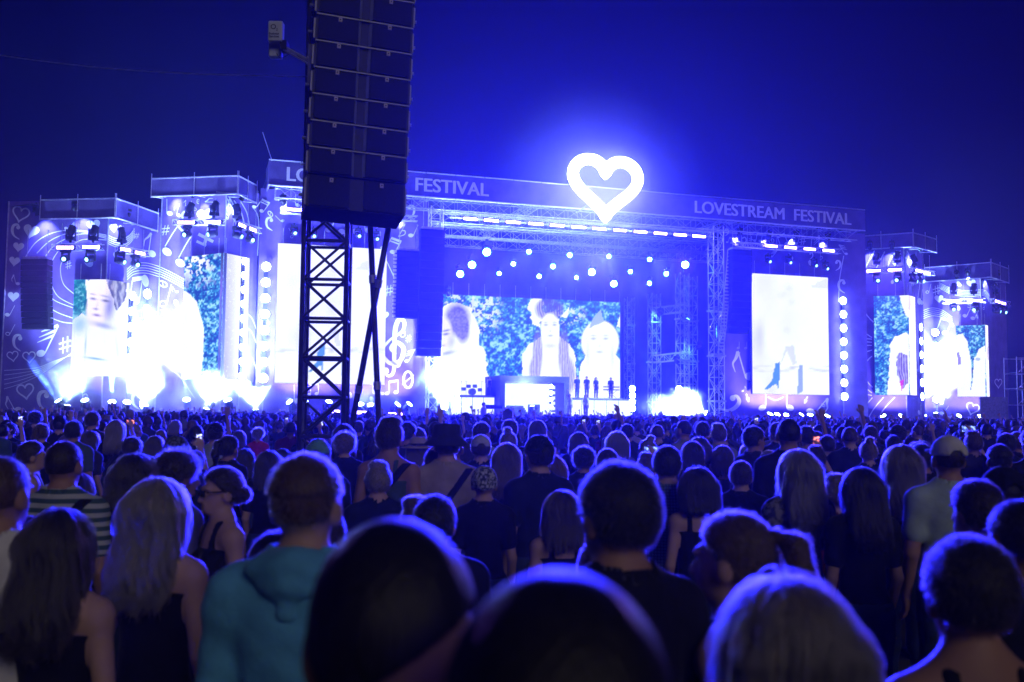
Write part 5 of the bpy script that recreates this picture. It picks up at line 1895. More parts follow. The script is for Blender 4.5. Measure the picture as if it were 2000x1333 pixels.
HCOL = {'black': (0.012, 0.010, 0.011), 'dark': (0.030, 0.020, 0.016), 'brown': (0.085, 0.05, 0.03), 'light': (0.16, 0.11, 0.07), 'blonde': (0.25, 0.20, 0.15), 'grey': (0.25, 0.24, 0.24), 'red': (0.14, 0.045, 0.02)}
HMAT, SMAT = {}, {}
for k_, c_ in HCOL.items():
    m, nt, b = nodes_of('hair_' + k_)
    tc = nt.nodes.new('ShaderNodeTexCoord')
    mp = nt.nodes.new('ShaderNodeMapping')
    mp.inputs['Scale'].default_value = (160, 160, 7)
    nz = nt.nodes.new('ShaderNodeTexNoise')
    nz.inputs['Scale'].default_value = 1
    nz.inputs['Detail'].default_value = 3
    rp = nt.nodes.new('ShaderNodeValToRGB')
    rp.color_ramp.elements[0].position, rp.color_ramp.elements[1].position = .35, .68
    rp.color_ramp.elements[0].color = (*[q * .35 for q in c_], 1)
    rp.color_ramp.elements[1].color = (*[min(1, q * 1.5) for q in c_], 1)
    nt.links.new(tc.outputs['Object'], mp.inputs['Vector'])
    nt.links.new(mp.outputs['Vector'], nz.inputs['Vector'])
    nt.links.new(nz.outputs['Fac'], rp.inputs['Fac'])
    nt.links.new(rp.outputs['Color'], b.inputs['Base Color'])
    b.inputs['Roughness'].default_value = .5
    b.inputs['Specular IOR Level'].default_value = .45
    bp = nt.nodes.new('ShaderNodeBump')
    bp.inputs['Strength'].default_value = .5
    bp.inputs['Distance'].default_value = .01
    nt.links.new(nz.outputs['Fac'], bp.inputs['Height'])
    nt.links.new(bp.outputs['Normal'], b.inputs['Normal'])
    HMAT[k_] = m
    m = bpy.data.materials.new('strands_' + k_)
    m.use_nodes = True
    nt = m.node_tree
    nt.nodes.remove(nt.nodes['Principled BSDF'])
    hb = nt.nodes.new('ShaderNodeBsdfHairPrincipled')
    hb.model = 'CHIANG'
    hb.parametrization = 'COLOR'
    hb.inputs['Color'].default_value = (*[min(.9, q ** .8 * 1.3) for q in c_], 1)
    hb.inputs['Roughness'].default_value = .35
    hb.inputs['Radial Roughness'].default_value = .4
    nt.links.new(hb.outputs[0], nt.nodes['Material Output'].inputs['Surface'])
    SMAT[k_] = m


# ------------------------------------------------------------------ hats and other worn things, in the head's frame
def make_worn():
    F = Field((-.2, -.2, 1.3), (.2, .26, 1.84), .008)
    P = F.P
    z = P[..., 2]
    cap = smin(mx(skull(P, .02), 1.652 - z), mx(elp(P, (0, .125, 1.672), (.075, .085, .012)), -.03 - P[..., 1]), .012)
    cap = np.minimum(cap, elp(P, (0, -.012, 1.768), (.009, .009, .006)))
    cap = np.maximum(cap, -seg(P, (0, -.2, 1.648), .036, (0, -.06, 1.648), .036))
    PROTO['cap'] = F.mesh(cap, 'cap')
    PROTO['bandana'] = F.mesh(smin(mx(skull(P, .018) + bumpy(P, .003, 50), face_cut(P, .02), 1.6 - z), elp(P, (0, -.115, 1.62), (.035, .02, .03)), .02), 'bandana')
    hood = smin(elp(P, (0, -.075, 1.478), (.125, .07, .062)), seg(P, (-.085, .02, 1.47), .035, (.085, .02, 1.47), .035), .04)
    hood = smin(hood, seg(P, (0, -.11, 1.46), .045, (0, -.115, 1.39), .03), .05) + bumpy(P, .004, 40) + .004 * np.sin(z * 90 + np.abs(P[..., 0]) * 30)
    hood = np.maximum(hood, -seg(P, (0, -.012, 1.46), .052, (0, 0, 1.6), .056))
    PROTO['hood'] = F.mesh(hood, 'hood')
    PROTO['collar'] = F.mesh(mx(np.abs(seg(P, (0, -.016, 1.44), .072, (0, -.006, 1.56), .064)) - .0085, z - 1.498 + .25 * P[..., 1], 1.445 - z), 'collar')

    def ov(mb, name):
        me = mb.mesh(name, True)
        return me
    PROTO['bucket'] = ov(MB().lathe([(.165, 1.628), (.168, 1.634), (.112, 1.69), (.106, 1.70), (.098, 1.772), (.085, 1.785), (.02, 1.788)], (0, -.01, 0), 'Z', 24), 'bucket_hat')
    PROTO['straw'] = ov(MB().lathe([(.1, 1.672), (.2, 1.662), (.2, 1.668), (.108, 1.684), (.1, 1.76), (.075, 1.785), (.02, 1.787)], (0, -.01, 0), 'Z', 28), 'straw_hat')
    PROTO['hat_band'] = ov(MB().lathe([(.107, 1.69), (.112, 1.69), (.109, 1.715), (.105, 1.715)], (0, -.01, 0), 'Z', 28), 'hat_band')
    g = MB()
    for s in (-1, 1):
        g.box((s * .036 - .026, .108, 1.612), (s * .036 + .026, .114, 1.645))
        g.box((s * .081 - .002, -.01, 1.634), (s * .081 + .002, .11, 1.641))
    g.box((-.012, .11, 1.632), (.012, .114, 1.638))
    PROTO['sunglasses'] = g.mesh('sunglasses')
    g = MB()
    for s in (-1, 1):
        g.tube([(s * .036 + .03 * math.cos(q), .062 + .004, 1.735 + .024 * math.sin(q)) for q in np.linspace(0, 6.28, 13)[:-1]], .004, 6, True)
        g.tube([(s * .066, .066, 1.735), (s * .092, .02, 1.715), (s * .096, -.05, 1.70)], .003, 5)
    PROTO['raised_sunglasses'] = g.mesh('sunglasses')


make_worn()


def cloth_mat(name, c, **k):
    return mat('wear_' + name, c, .85, .2, var=k.pop('var', .2), scale=k.pop('scale', 8), sheen=.15, bump=.45, bscale=13.0, **k)


CM = {n: cloth_mat(n, c) for n, c in {'black': (.012, .012, .014), 'navy': (.015, .02, .05), 'charcoal': (.035, .035, .04), 'white': (.72, .72, .72), 'offwhite': (.55, .54, .5), 'grey': (.2, .2, .21), 'sage': (.32, .36, .32), 'green': (.07, .11, .09), 'turquoise': (.13, .46, .70), 'red': (.62, .03, .06), 'wine': (.12, .015, .03), 'beige': (.36, .29, .23), 'blue': (.05, .09, .2), 'denim': (.04, .06, .11), 'mint': (.40, .52, .46), 'straw': (.42, .33, .22), 'cap_green': (.16, .42, .32)}.items()}


def pattern_mat(name, c1, c2, kind, scale):
    m, nt, b = nodes_of('wear_' + name)
    tc = nt.nodes.new('ShaderNodeTexCoord')
    mix = nt.nodes.new('ShaderNodeMix')
    mix.data_type = 'RGBA'
    mix.inputs['A'].default_value = (*c1, 1)
    mix.inputs['B'].default_value = (*c2, 1)
    if kind == 'stripe':
        w = nt.nodes.new('ShaderNodeTexWave')
        w.bands_direction = 'Z'
        w.inputs['Scale'].default_value = scale
        w.inputs['Distortion'].default_value = .6
        w.inputs['Detail Scale'].default_value = .5
        src = w.outputs['Fac']
    elif kind == 'check':
        w = nt.nodes.new('ShaderNodeTexBrick')
        w.inputs['Scale'].default_value = scale
        w.inputs['Mortar Size'].default_value = .06
        w.inputs['Brick Width'].default_value = .5
        w.inputs['Row Height'].default_value = .5
        w.offset = 0
        mp = nt.nodes.new('ShaderNodeMapping')
        mp.inputs['Rotation'].default_value = (R(90), 0, 0)
        nt.links.new(tc.outputs['Object'], mp.inputs['Vector'])
        nt.links.new(mp.outputs['Vector'], w.inputs['Vector'])
        src = w.outputs['Fac']
    else:
        w = nt.nodes.new('ShaderNodeTexNoise')
        w.inputs['Scale'].default_value = scale
        w.inputs['Detail'].default_value = 3
        src = w.outputs['Fac']
    if kind != 'check':
        nt.links.new(tc.outputs['Object'], w.inputs['Vector'])
    rp = nt.nodes.new('ShaderNodeValToRGB')
    rp.color_ramp.elements[0].position, rp.color_ramp.elements[1].position = .44, .56
    nt.links.new(src, rp.inputs['Fac'])
    nt.links.new(rp.outputs['Color'], mix.inputs['Factor'])
    nt.links.new(mix.outputs['Result'], b.inputs['Base Color'])
    b.inputs['Roughness'].default_value = .85
    CM[name] = m


pattern_mat('striped', (.52, .55, .52), (.05, .11, .12), 'stripe', 7.0)
pattern_mat('checked', (.16, .26, .22), (.03, .03, .05), 'check', 26)
pattern_mat('floral', (.04, .05, .09), (.55, .55, .5), 'noise', 45)
pattern_mat('paisley', (.03, .03, .06), (.16, .18, .22), 'noise', 60)
pattern_mat('muted_print', (.03, .03, .035), (.22, .20, .15), 'noise', 30)


def slot(o, m):
    if not o.data.materials:
        o.data.materials.append(m)
    o.material_slots[0].link = 'OBJECT'
    o.material_slots[0].material = m


def child(nm, data, root, m):
    o = bpy.data.objects.new(nm, data)
    COL.objects.link(o)
    o.parent = root
    slot(o, m)
    return o


def person(x, y, z_top, yaw, sex='m', pose='down', hair='short', hcol='dark', top='tee', tcol='black', skin=0, label=None, group=None, extras=(), strands=True, legs='denim', z0=0.0, scale=None, lean=0.0):
    pr = PROTO[sex + '_' + pose]
    s = scale or (z_top - z0) / 1.762
    b = bpy.data.objects.new('person', pr['body'])
    COL.objects.link(b)
    slot(b, SKINS[skin])
    b.location = (x, y, z0)
    b.rotation_euler = (lean, 0, yaw)
    b.scale = (s, s, s)
    tag(b, label, 'person', group)
    if top:
        child({'tee': 'shirt', 'tank': 'tank_top', 'jacket': 'jacket'}[top], pr[top], b, CM[tcol])
    child('trousers', pr['trousers'], b, CM[legs])
    if strands:
        child('shoes', pr['shoes'], b, CM['charcoal'])
    if hair:
        h = child('hair', HAIR_MESH[hair], b, HMAT[hcol])
        if strands:
            child('hair_strands', HAIR_STR[hair], h, SMAT[hcol])
    for e, c in extras:
        if e in ('strap', 'pack'):
            child('bag_strap' if e == 'strap' else 'backpack', pr[e], b, CM[c])
        elif e == 'straw':
            hh = child('straw_hat', PROTO[e], b, CM[c])
            child('hat_band', PROTO['hat_band'], hh, CM['black'])
        else:
            child({'bucket': 'bucket_hat', 'raised_sunglasses': 'sunglasses'}.get(e, e), PROTO[e], b, CM[c] if c in CM else c)
    return b


PHONE_SCREEN = {}


def phone(loc, rz, label, hue=0, tilt=0.0, land=False, s=1.0):
    t = thing('phone', label, 'phone', loc, rz, 'phones held up in the crowd')
    t.rotation_euler = (tilt, math.pi / 2 if land else 0, rz)
    t.scale = (s, s, s)
    o = MB().box((-.038, 0, -.08), (.038, .009, .08)).build('phone_body', BLACK, t)
    bv = o.modifiers.new('bevel', 'BEVEL')
    bv.width = .006
    key = hue
    if key not in PHONE_SCREEN:
        m = bpy.data.materials.new('phone_picture')
        m.use_nodes = True
        nt = m.node_tree
        nt.nodes.remove(nt.nodes['Principled BSDF'])
        tc = nt.nodes.new('ShaderNodeTexCoord')
        nz = nt.nodes.new('ShaderNodeTexNoise')
        nz.inputs['Scale'].default_value = 38
        nz.inputs['Detail'].default_value = 3
        rp = nt.nodes.new('ShaderNodeValToRGB')
        rp.color_ramp.elements[0].position, rp.color_ramp.elements[1].position = .42, .62
        rp.color_ramp.elements[0].color = ((.02, .02, .4, 1), (.25, .02, .05, 1), (.03, .05, .5, 1))[hue]
        rp.color_ramp.elements[1].color = ((1.2, 1.3, 2.2, 1), (2.2, .6, .5, 1), (.6, .9, 2.4, 1))[hue]
        e = nt.nodes.new('ShaderNodeEmission')
        e.inputs['Strength'].default_value = 1.1
        nt.links.new(tc.outputs['Object'], nz.inputs['Vector'])
        nt.links.new(nz.outputs['Fac'], rp.inputs['Fac'])
        nt.links.new(rp.outputs['Color'], e.inputs['Color'])
        nt.links.new(e.outputs['Emission'], nt.nodes['Material Output'].inputs['Surface'])
        PHONE_SCREEN[key] = m
    MB().box((-.034, -.003, -.074), (.034, -.0005, .074)).build('phone_screen', PHONE_SCREEN[key], t)
    return t

# ================================================================== on the stage
RISER_W = 7.0
LEDW = glow('riser_led', (0.80, 0.92, 1.0), 1.35)


def riser(x0, x1, ytop, ybot, w, label, led=True, cells=5):
    a, b = sp(x0, ytop, w), sp(x1, ytop, w)
    z1 = (a.z + b.z) / 2
    t = sthing('stage_riser', label, 'riser', (a.x, w, DECK_Z))
    L = b.x - a.x
    h = z1 - DECK_Z
    MB().box((0, 0.06, 0), (L, 5.0, h - .12)).build('riser_box', BLACK, t)
    MB().box((-.05, 0, h - .115), (L + .05, 5.05, h)).build('riser_top', DECK, t)
    if led:
        for i in range(cells):
            MB().box((L * i / cells + .03, 0.0, .12), (L * (i + 1) / cells - .03, .05, h - .2)).build('led_panel', LEDW, t)
    return z1


ZR = riser(1112, 1232, 778, 805, RISER_W, 'riser under the four musicians with white glowing front panels')
ZL = riser(880, 966, 772, 800, RISER_W, 'riser under the woman in the long dress with glowing front panels', True, 4)


def portal():
    w = 6.0
    a, b = sp(976, 745, w), sp(1112, 745, w)
    t = sthing('stage_portal', 'box-shaped portal in the middle of the stage with bright inside', 'portal', (a.x, w, DECK_Z))
    L = b.x - a.x
    h = sp(1040, 735, w).z - DECK_Z
    MB().box((0, 0, h - .55), (L, 4.5, h)).build('portal_roof', BLACK, t)
    MB().box((0, 0, 0), (.5, 4.4, h - .56)).build('portal_side', BLACK, t)
    MB().box((L - .5, 0, 0), (L, 4.4, h - .56)).build('portal_side', BLACK, t)
    MB().box((.52, 3.6, .02), (L - .52, 3.7, h - .58)).build('glowing_back', glow('portal_led', (.75, .9, 1.0), 1.5), t)
    for i in range(6):
        MB().box((.9, -1.2 + .35 * i, .02 + .0 * i), (2.4, -1.2 + .35 * (i + 1), .18 * (i + 1))).build('step', DECK, t)
    for i in range(6):
        MB().box((L * .68, .1, .25 + i * (h - .9) / 6), (L * .80, .2, .25 + (i + .6) * (h - .9) / 6)).build('slat', glow('slat_led', (.8, .92, 1.0), 1.2), t)
    MB().box((L * .5, 1.0, .02), (L * .63, 1.9, 1.2)).build('inner_block', BLACK, t)


portal()


def prop_things():
    # keyboard with stand
    p = sp(1194, 757, RISER_W + 2.2)
    t = sthing('keyboard', 'keyboard on a stand before the musician at the end', 'keyboard', (p.x, RISER_W + 2.2, ZR))
    for z in (.78, 1.05):
        MB().box((-.75, -.18, z), (.75, .18, z + .09)).build('key_deck', BLACK, t)
    for s in (-1, 1):
        MB().cyl((-.5 * s, -.15, 0), (.5 * s, -.15, .78), .02).build('stand_leg', STEEL, t)
    # drum kit
    p = sp(922, 768, RISER_W + 1.5)
    t = sthing('drum_kit', 'dark drum kit on the left riser', 'drum kit', (p.x, RISER_W + 1.5, ZL))
    shell = mat('drum_shell', (.05, .05, .07), .3, .5)
    MB().lathe([(.3, -.25), (.3, .25)], (0, 0, .32), 'Y', 18).build('bass_drum', shell, t)
    for x, z in ((-.3, .8), (.28, .82), (.75, .5), (-.75, .55)):
        MB().lathe([(.19, -.14), (.2, .0), (.19, .14)], (x, 0.1, z), 'Z', 14).build('tom_drum', shell, t)
    for x in (-.95, -.5, .95):
        MB().cyl((x, .2, 0), (x, .2, 1.25), .015).build('cymbal_stand', STEEL, t)
        MB().lathe([(.24, 1.24), (.03, 1.28)], (x, .2, 0), 'Z', 14).build('cymbal', mat('brass', (.6, .45, .2), .3, .5, .8), t)
    for i, x in enumerate((1172, 1180, 1188, 1196, 1204, 1212)):
        p = sp(x, 810, -3.2)
        t = sthing('floor_monitor', '%s wedge monitor along the stage edge below the right riser' % ORD[i], 'floor monitor', (p.x, -3.2, DECK_Z + .004), 'wedge monitors')
        MB().poly([(0, 0, 0), (.3, 0, 0), (.3, 0, .05), (0, 0, .05)]).box((0, .01, 0), (.3, .35, .22)).build('monitor_cabinet', BLACK, t)
        MB().poly([(.02, -.02, .03), (.28, -.02, .03), (.28, .01, .2), (.02, .01, .2)]).build('monitor_grille', STEEL, t)


prop_things()


def perf(px, yfeet, ytop, w, z0, label, **k):
    p = sp(px, yfeet, w)
    q = M_S @ Vector((p.x, w, z0))
    zt = sp(px, ytop, w).z
    s = max(.9, min(1.15, (zt - z0) / 1.762))
    return person(q.x, q.y, 0, k.pop('yaw', math.pi + STAGE_A), label=label, scale=s, z0=z0, strands=False, **k)


perf(1127, 778, 734, RISER_W + 1.5, ZR, 'musician in dark clothes standing first on the right riser', tcol='navy', legs='navy')
perf(1146, 778, 733, RISER_W + 1.5, ZR, 'musician with hands before him standing second on the right riser', tcol='black', legs='navy')
perf(1164, 778, 737, RISER_W + 1.5, ZR, 'shorter musician standing third on the right riser', tcol='black', legs='black', sex='f', hair='long2')
perf(1193, 778, 735, RISER_W + 3.0, ZR, 'broad musician standing at the keyboard on the right riser', tcol='black', legs='black')
pw = perf(956, 770, 735, RISER_W + 1.5, ZL, 'woman in a long dark dress playing on the left riser', sex='f', hair='long', tcol='black', legs='black', top='tank')
child('dress_skirt', MB().lathe([(.36, .02), (.3, .4), (.2, .8), (.135, 1.02)], (0, 0, 0), 'Z', 18).mesh('dress_skirt', True), pw, CM['black'])
perf(1112, 806, 768, -1.5, DECK_Z, 'dancer lit white at the stage edge right of the portal', sex='f', hair='long', hcol='blonde', tcol='white', legs='offwhite', pose='wave')
perf(1144, 808, 770, -1.0, DECK_Z, 'dancer lit pale further along the stage edge', sex='f', hair='long2', hcol='light', tcol='offwhite', legs='beige')


def camera_operator():
    d = 52.0
    p = at_y(945, 786, d)
    z0 = p.z - 1.75
    t = thing('camera_podium', 'small podium under the camera operator', 'podium', (p.x, p.y, 0))
    MB().box((-.8, -.6, z0 - .08), (.8, .8, z0)).build('podium_top', DECK, t)
    for x in (-.7, .7):
        for y in (-.5, .7):
            MB().cyl((x, y, 0), (x, y, z0 - .08), .03).build('leg', STEEL, t)
    person(p.x, p.y, p.z, R(-60), label='camera operator in a pale shirt standing above the crowd before the stage', tcol='offwhite', legs='grey', z0=z0, strands=False, hair='short')
    c = thing('video_camera', 'broadcast video camera on a tripod beside its operator', 'video camera', (p.x + .45, p.y + .1, z0))
    MB().box((-.35, -.1, 1.4), (.2, .1, 1.62)).build('camera_body', BLACK, c)
    MB().cyl((.2, 0, 1.5), (.5, 0, 1.5), .08, .1, 12).build('camera_lens', BLACK, c)
    for a in (0, 2.1, 4.2):
        MB().cyl((0, 0, 1.38), (.4 * math.cos(a), .4 * math.sin(a), 0), .02).build('leg', STEEL, c)
    MB().cyl((-.35, 0, 1.4), (-.75, 0, 1.2), .015).build('pan_handle', STEEL, c)


camera_operator()

# ================================================================== the crowd: people one can tell apart
WID = {'crop': .178, 'short': .190, 'buzz': .176, 'fade': .180, 'quiff': .188, 'long': .255, 'long2': .25, 'bob': .265, 'curly': .235, 'pony': .19, 'bun': .19, 'low': .19, None: .172}
# px, top y, head width px, sex, hair, hair colour, top, top colour, yaw, skin, extras, label
PEOPLE = [
    (770, 1000, 318, 'm', 'crop', 'black', 'tee', 'black', 6, 1, (), 'dark-haired man out of focus in front, head tallest in the middle of the picture'),
    (1092, 1102, 455, 'm', 'short', 'black', 'tee', 'black', 0, 1, (), 'huge blurred dark head at the bottom centre edge'),
    (1535, 1138, 292, 'f', 'bob', 'blonde', 'tee', 'charcoal', 8, 0, (), 'blurred head with blonde bob at the bottom right of centre'),
    (600, 886, 134, 'm', 'fade', 'brown', 'jacket', 'turquoise', -8, 0, (('hood', 'turquoise'),), 'man with cropped hair in a turquoise hooded sweatshirt'),
    (310, 932, 132, 'f', 'long', 'blonde', 'tank', 'black', -10, 0, (), 'blonde woman with long straight hair and dark tank top'),
    (118, 992, 150, 'f', 'long', 'black', 'tank', 'black', -6, 0, (), 'woman with very long black hair and bare shoulder at the lower left'),
    (4, 884, 108, 'm', 'buzz', 'brown', 'tee', 'white', -12, 1, (), 'balding man in a white shirt cut by the left edge'),
    (127, 857, 68, 'm', 'buzz', 'dark', 'tee', 'striped', -8, 1, (('strap', 'black'),), 'man in a striped shirt with a black strap across his back'),
    (64, 861, 46, 'm', 'short', 'dark', 'tank', 'sage', -62, 0, (), 'young man in a pale sleeveless top looking to the right'),
    (265, 890, 95, 'f', 'bob', 'black', 'tee', 'black', 0, 0, (), 'woman with a black bob behind the blonde with the tank top'),
    (352, 888, 84, 'm', 'curly', 'dark', 'tee', 'grey', -50, 1, (), 'curly-haired man turned right beside the woman in sunglasses'),
    (432, 912, 72, 'f', 'low', 'dark', 'tank', 'black', 128, 0, (('sunglasses', 'black'),), 'woman in dark sunglasses facing the camera with hair tied back'),
    (1206, 901, 152, 'm', 'short', 'black', 'tee', 'black', 32, 1, (), 'dark-haired man with his head turned slightly left, right of centre'),
    (1097, 958, 66, 'f', 'long2', 'dark', 'tank', 'black', 10, 0, (('raised_sunglasses', 'black'),), 'long-haired woman with sunglasses pushed up on her head'),
    (1432, 998, 138, 'f', 'pony', 'brown', 'tank', 'black', 60, 0, (), 'woman with a brown ponytail near the lower right'),
    (1892, 1045, 168, 'f', 'short', 'black', 'tank', 'black', 6, 1, (), 'short-haired woman with a rim-lit bare shoulder at the lower right'),
    (1988, 968, 120, 'm', 'buzz', 'black', 'tee', 'black', 10, 2, (), 'shaven head cut by the right edge'),
    (1558, 877, 82, 'f', 'long', 'blonde', 'tee', 'muted_print', 10, 0, (), 'blonde woman in a patterned dark top right of centre'),
    (1682, 912, 86, 'f', 'long', 'black', 'tee', 'black', 6, 0, (), 'woman with long black hair between the two fair-haired women'),
    (1760, 868, 74, 'f', 'long', 'light', 'tee', 'charcoal', -4, 0, (), 'woman with long light brown hair left of the white cap'),
    (1852, 851, 60, 'm', 'buzz', 'dark', 'tee', 'mint', 0, 1, (('cap', 'white'),), 'man in a white cap and pale shirt'),
    (1906, 937, 90, 'f', 'low', 'dark', 'tee', 'black', 22, 0, (), 'woman with dark pinned-up hair in front of the white cap'),
    (1958, 911, 78, 'm', 'buzz', 'black', 'tee', 'black', 0, 1, (('cap', 'black'),), 'man in a black cap near the right edge'),
    (1362, 916, 80, 'f', 'bob', 'black', 'tank', 'black', 8, 0, (), 'woman with smooth black hair left of the ponytail'),
    (1303, 870, 58, 'm', 'short', 'black', 'tee', 'checked', 0, 0, (), 'person in a green checked top right of centre'),
    (1448, 900, 50, 'm', 'short', 'dark', 'tee', 'black', -20, 0, (), 'short-haired person with a glint on the brow left of the blonde in print'),
    (1540, 814, 44, 'm', 'buzz', 'black', 'tee', 'black', 0, 1, (), 'very tall man whose head rises above the crowd right of centre'),
    (1474, 832, 38, 'm', 'short', 'black', 'tee', 'charcoal', -66, 1, (), 'man in profile looking right beside the very tall man'),
    (762, 820, 50, 'm', 'quiff', 'dark', 'tank', 'green', -18, 1, (('strap', 'black'),), 'tall man with brushed-up hair in a sleeveless grey top with strap'),
    (860, 868, 62, 'f', 'long', 'dark', 'tee', 'black', 0, 0, (), 'woman with long smooth dark hair right of the tall sleeveless man'),
    (872, 834, 50, 'm', 'short', 'dark', 'tee', 'beige', 10, 0, (('bucket', 'charcoal'), ('strap', 'black')), 'person in a dark bucket hat and beige shirt'),
    (818, 858, 44, 'f', 'long2', 'brown', 'tee', 'grey', -10, 0, (('straw', 'straw'),), 'person in a straw hat with a dark band'),
    (946, 909, 50, 'f', None, 'dark', 'tee', 'black', 0, 0, (('bandana', 'floral'),), 'person with a pale floral headscarf'),
    (991, 865, 58, 'f', 'long', 'brown', 'tank', 'blue', -8, 0, (), 'woman with long brown hair and thin shoulder straps behind the floral headscarf'),
    (850, 966, 92, 'm', 'short', 'black', 'tee', 'black', -6, 1, (), 'dark head with a bright rim just behind the big blurred man'),
    (1052, 850, 56, 'm', 'short', 'black', 'tee', 'navy', 28, 0, (('cap', 'navy'),), 'man in a dark cap beside the woman with long curls'),
    (1078, 888, 62, 'f', 'long', 'red', 'tee', 'navy', 4, 0, (), 'woman with long reddish curls left of the dark-haired man'),
    (1205, 845, 44, 'f', 'bob', 'blonde', 'tee', 'grey', 0, 0, (), 'blonde head with a short bob in the middle distance'),
    (1140, 878, 48, 'm', 'curly', 'black', 'tee', 'navy', 0, 1, (), 'round dark curly head below the blonde bob'),
    (1186, 876, 46, 'm', 'short', 'dark', 'tee', 'black', 0, 0, (), 'rim-lit round head just above the dark-haired man'),
    (1352, 862, 44, 'f', 'long2', 'black', 'tee', 'black', 0, 0, (), 'dark hair beside the checked top'),
    (1130, 844, 38, 'f', 'long', 'dark', 'tee', 'navy', 0, 0, (), 'long dark hair between the cap and the blonde bob'),
    (622, 858, 50, 'm', 'short', 'black', 'tee', 'navy', 0, 0, (('cap', 'cap_green'),), 'man in a green and black cap behind the turquoise hood'),
    (674, 849, 42, 'f', 'curly', 'light', 'tee', 'black', 0, 0, (), 'messy fair hair pinned up right of the truss tower'),
    (422, 825, 32, 'm', 'short', 'black', 'tee', 'sage', -10, 0, (('cap', 'black'),), 'man in a black cap and light grey shirt'),
    (448, 850, 38, 'f', 'pony', 'black', 'tee', 'black', -26, 1, (), 'woman with a high black braid beside the black cap'),
    (345, 850, 42, 'f', None, 'dark', 'tee', 'navy', 0, 0, (('bandana', 'paisley'),), 'person with a dark patterned headscarf'),
    (304, 853, 38, 'f', 'bob', 'dark', 'tee', 'black', 0, 0, (), 'dark bob left of the patterned headscarf'),
    (259, 853, 38, 'm', 'short', 'dark', 'tee', 'sage', 0, 0, (), 'short-haired man in a pale shirt above the black bob'),
    (228, 820, 34, 'f', 'long', 'light', 'tee', 'black', 0, 0, (('strap', 'charcoal'),), 'woman with long light hair and a shoulder strap'),
    (182, 804, 28, 'm', 'short', 'dark', 'tee', 'charcoal', -20, 0, (), 'tall man standing out of the crowd before the left tower'),
    (145, 822, 32, 'm', 'short', 'black', 'tee', 'green', -10, 1, (), 'man in a grey green shirt behind the striped shirt'),
    (82, 827, 28, 'f', 'pony', 'brown', 'tee', 'black', 0, 0, (), 'woman with a ponytail above the young man in profile'),
    (70, 807, 24, 'm', 'curly', 'black', 'tee', 'black', 0, 0, (), 'dark round head rising above the crowd at the left'),
    (20, 826, 24, 'm', 'short', 'black', 'tee', 'navy', 0, 0, (), 'dark head close to the left edge above the balding man'),
    (137, 846, 36, 'f', 'long2', 'dark', 'tee', 'navy', -14, 0, (), 'long dark hair just right of the striped shirt'),
    (343, 822, 24, 'f', 'bob', 'blonde', 'tee', 'navy', 0, 0, (), 'small blonde head above the patterned headscarf'),
    (315, 838, 22, 'm', 'buzz', 'light', 'tee', 'black', 0, 0, (), 'small shaven head above the dark bob'),
    (467, 841, 28, 'f', 'long2', 'dark', 'tee', 'navy', 0, 0, (), 'long dark hair right of the black braid'),
    (505, 838, 24, 'f', 'curly', 'blonde', 'tee', 'red', 0, 0, (), 'fair curly head above a bright red shirt'),
    (478, 876, 26, 'f', 'long2', 'black', 'tee', 'black', 0, 0, (), 'dark long hair under the black braid'),
    (382, 880, 40, 'm', 'short', 'black', 'tee', 'black', 0, 0, (), 'dark head behind the curly-haired man'),
    (525, 880, 54, 'f', 'long2', 'black', 'tee', 'black', 8, 0, (), 'woman with long dark hair between sunglasses woman and hooded man'),
    (552, 876, 40, 'f', 'long', 'black', 'tee', 'navy', 0, 0, (), 'dark long hair against the left leg of the truss tower'),
    (700, 822, 22, 'm', 'short', 'dark', 'tee', 'navy', 0, 0, (), 'dark head between the truss tower and the tall sleeveless man'),
    (1050, 820, 32, 'f', 'long', 'dark', 'tee', 'navy', 0, 0, (), 'long dark hair standing out below the stage portal'),
    (1225, 828, 26, 'm', 'short', 'black', 'tee', 'navy', 0, 0, (), 'dark head right above the blonde bob'),
    (1284, 828, 26, 'm', 'buzz', 'brown', 'tee', 'navy', 0, 0, (), 'smooth round head under the stubby stage blinder'),
    (1372, 823, 28, 'm', 'short', 'black', 'tee', 'navy', 0, 1, (), 'tall dark head below the right edge mast'),
    (1800, 866, 46, 'm', 'short', 'black', 'tee', 'black', 0, 1, (), 'broad dark head directly left of the white cap'),
    (1884, 872, 40, 'f', 'long', 'dark', 'tee', 'navy', 4, 0, (), 'long dark hair directly right of the white cap'),
    (1952, 868, 46, 'm', 'fade', 'black', 'tee', 'navy', -8, 1, (), 'man with shaved sides above the black cap'),
    (1696, 862, 34, 'f', 'bun', 'light', 'tee', 'navy', 0, 0, (), 'fair hair in a bun above the woman with long black hair'),
    (1700, 832, 26, 'm', 'short', 'dark', 'tee', 'navy', 0, 0, (('pack', 'charcoal'),), 'man with a backpack in the middle distance at the right'),
    (1615, 850, 32, 'm', 'short', 'black', 'tee', 'navy', 0, 0, (), 'dark head right of the very tall man'),
    (1745, 850, 30, 'm', 'short', 'black', 'tee', 'black', 0, 0, (), 'dark head above the light brown long hair'),
    (1965, 846, 34, 'm', 'short', 'black', 'tee', 'navy', 0, 1, (), 'dark head at the right edge in front of the scaffold'),
    (1660, 832, 30, 'm', 'buzz', 'brown', 'tee', 'navy', 0, 0, (), 'smooth head before the right side platform'),
    (993, 797, 20, 'f', 'long', 'dark', 'tee', 'navy', -20, 0, (), 'woman lifted above the crowd before the stage portal'),
]
placed = []
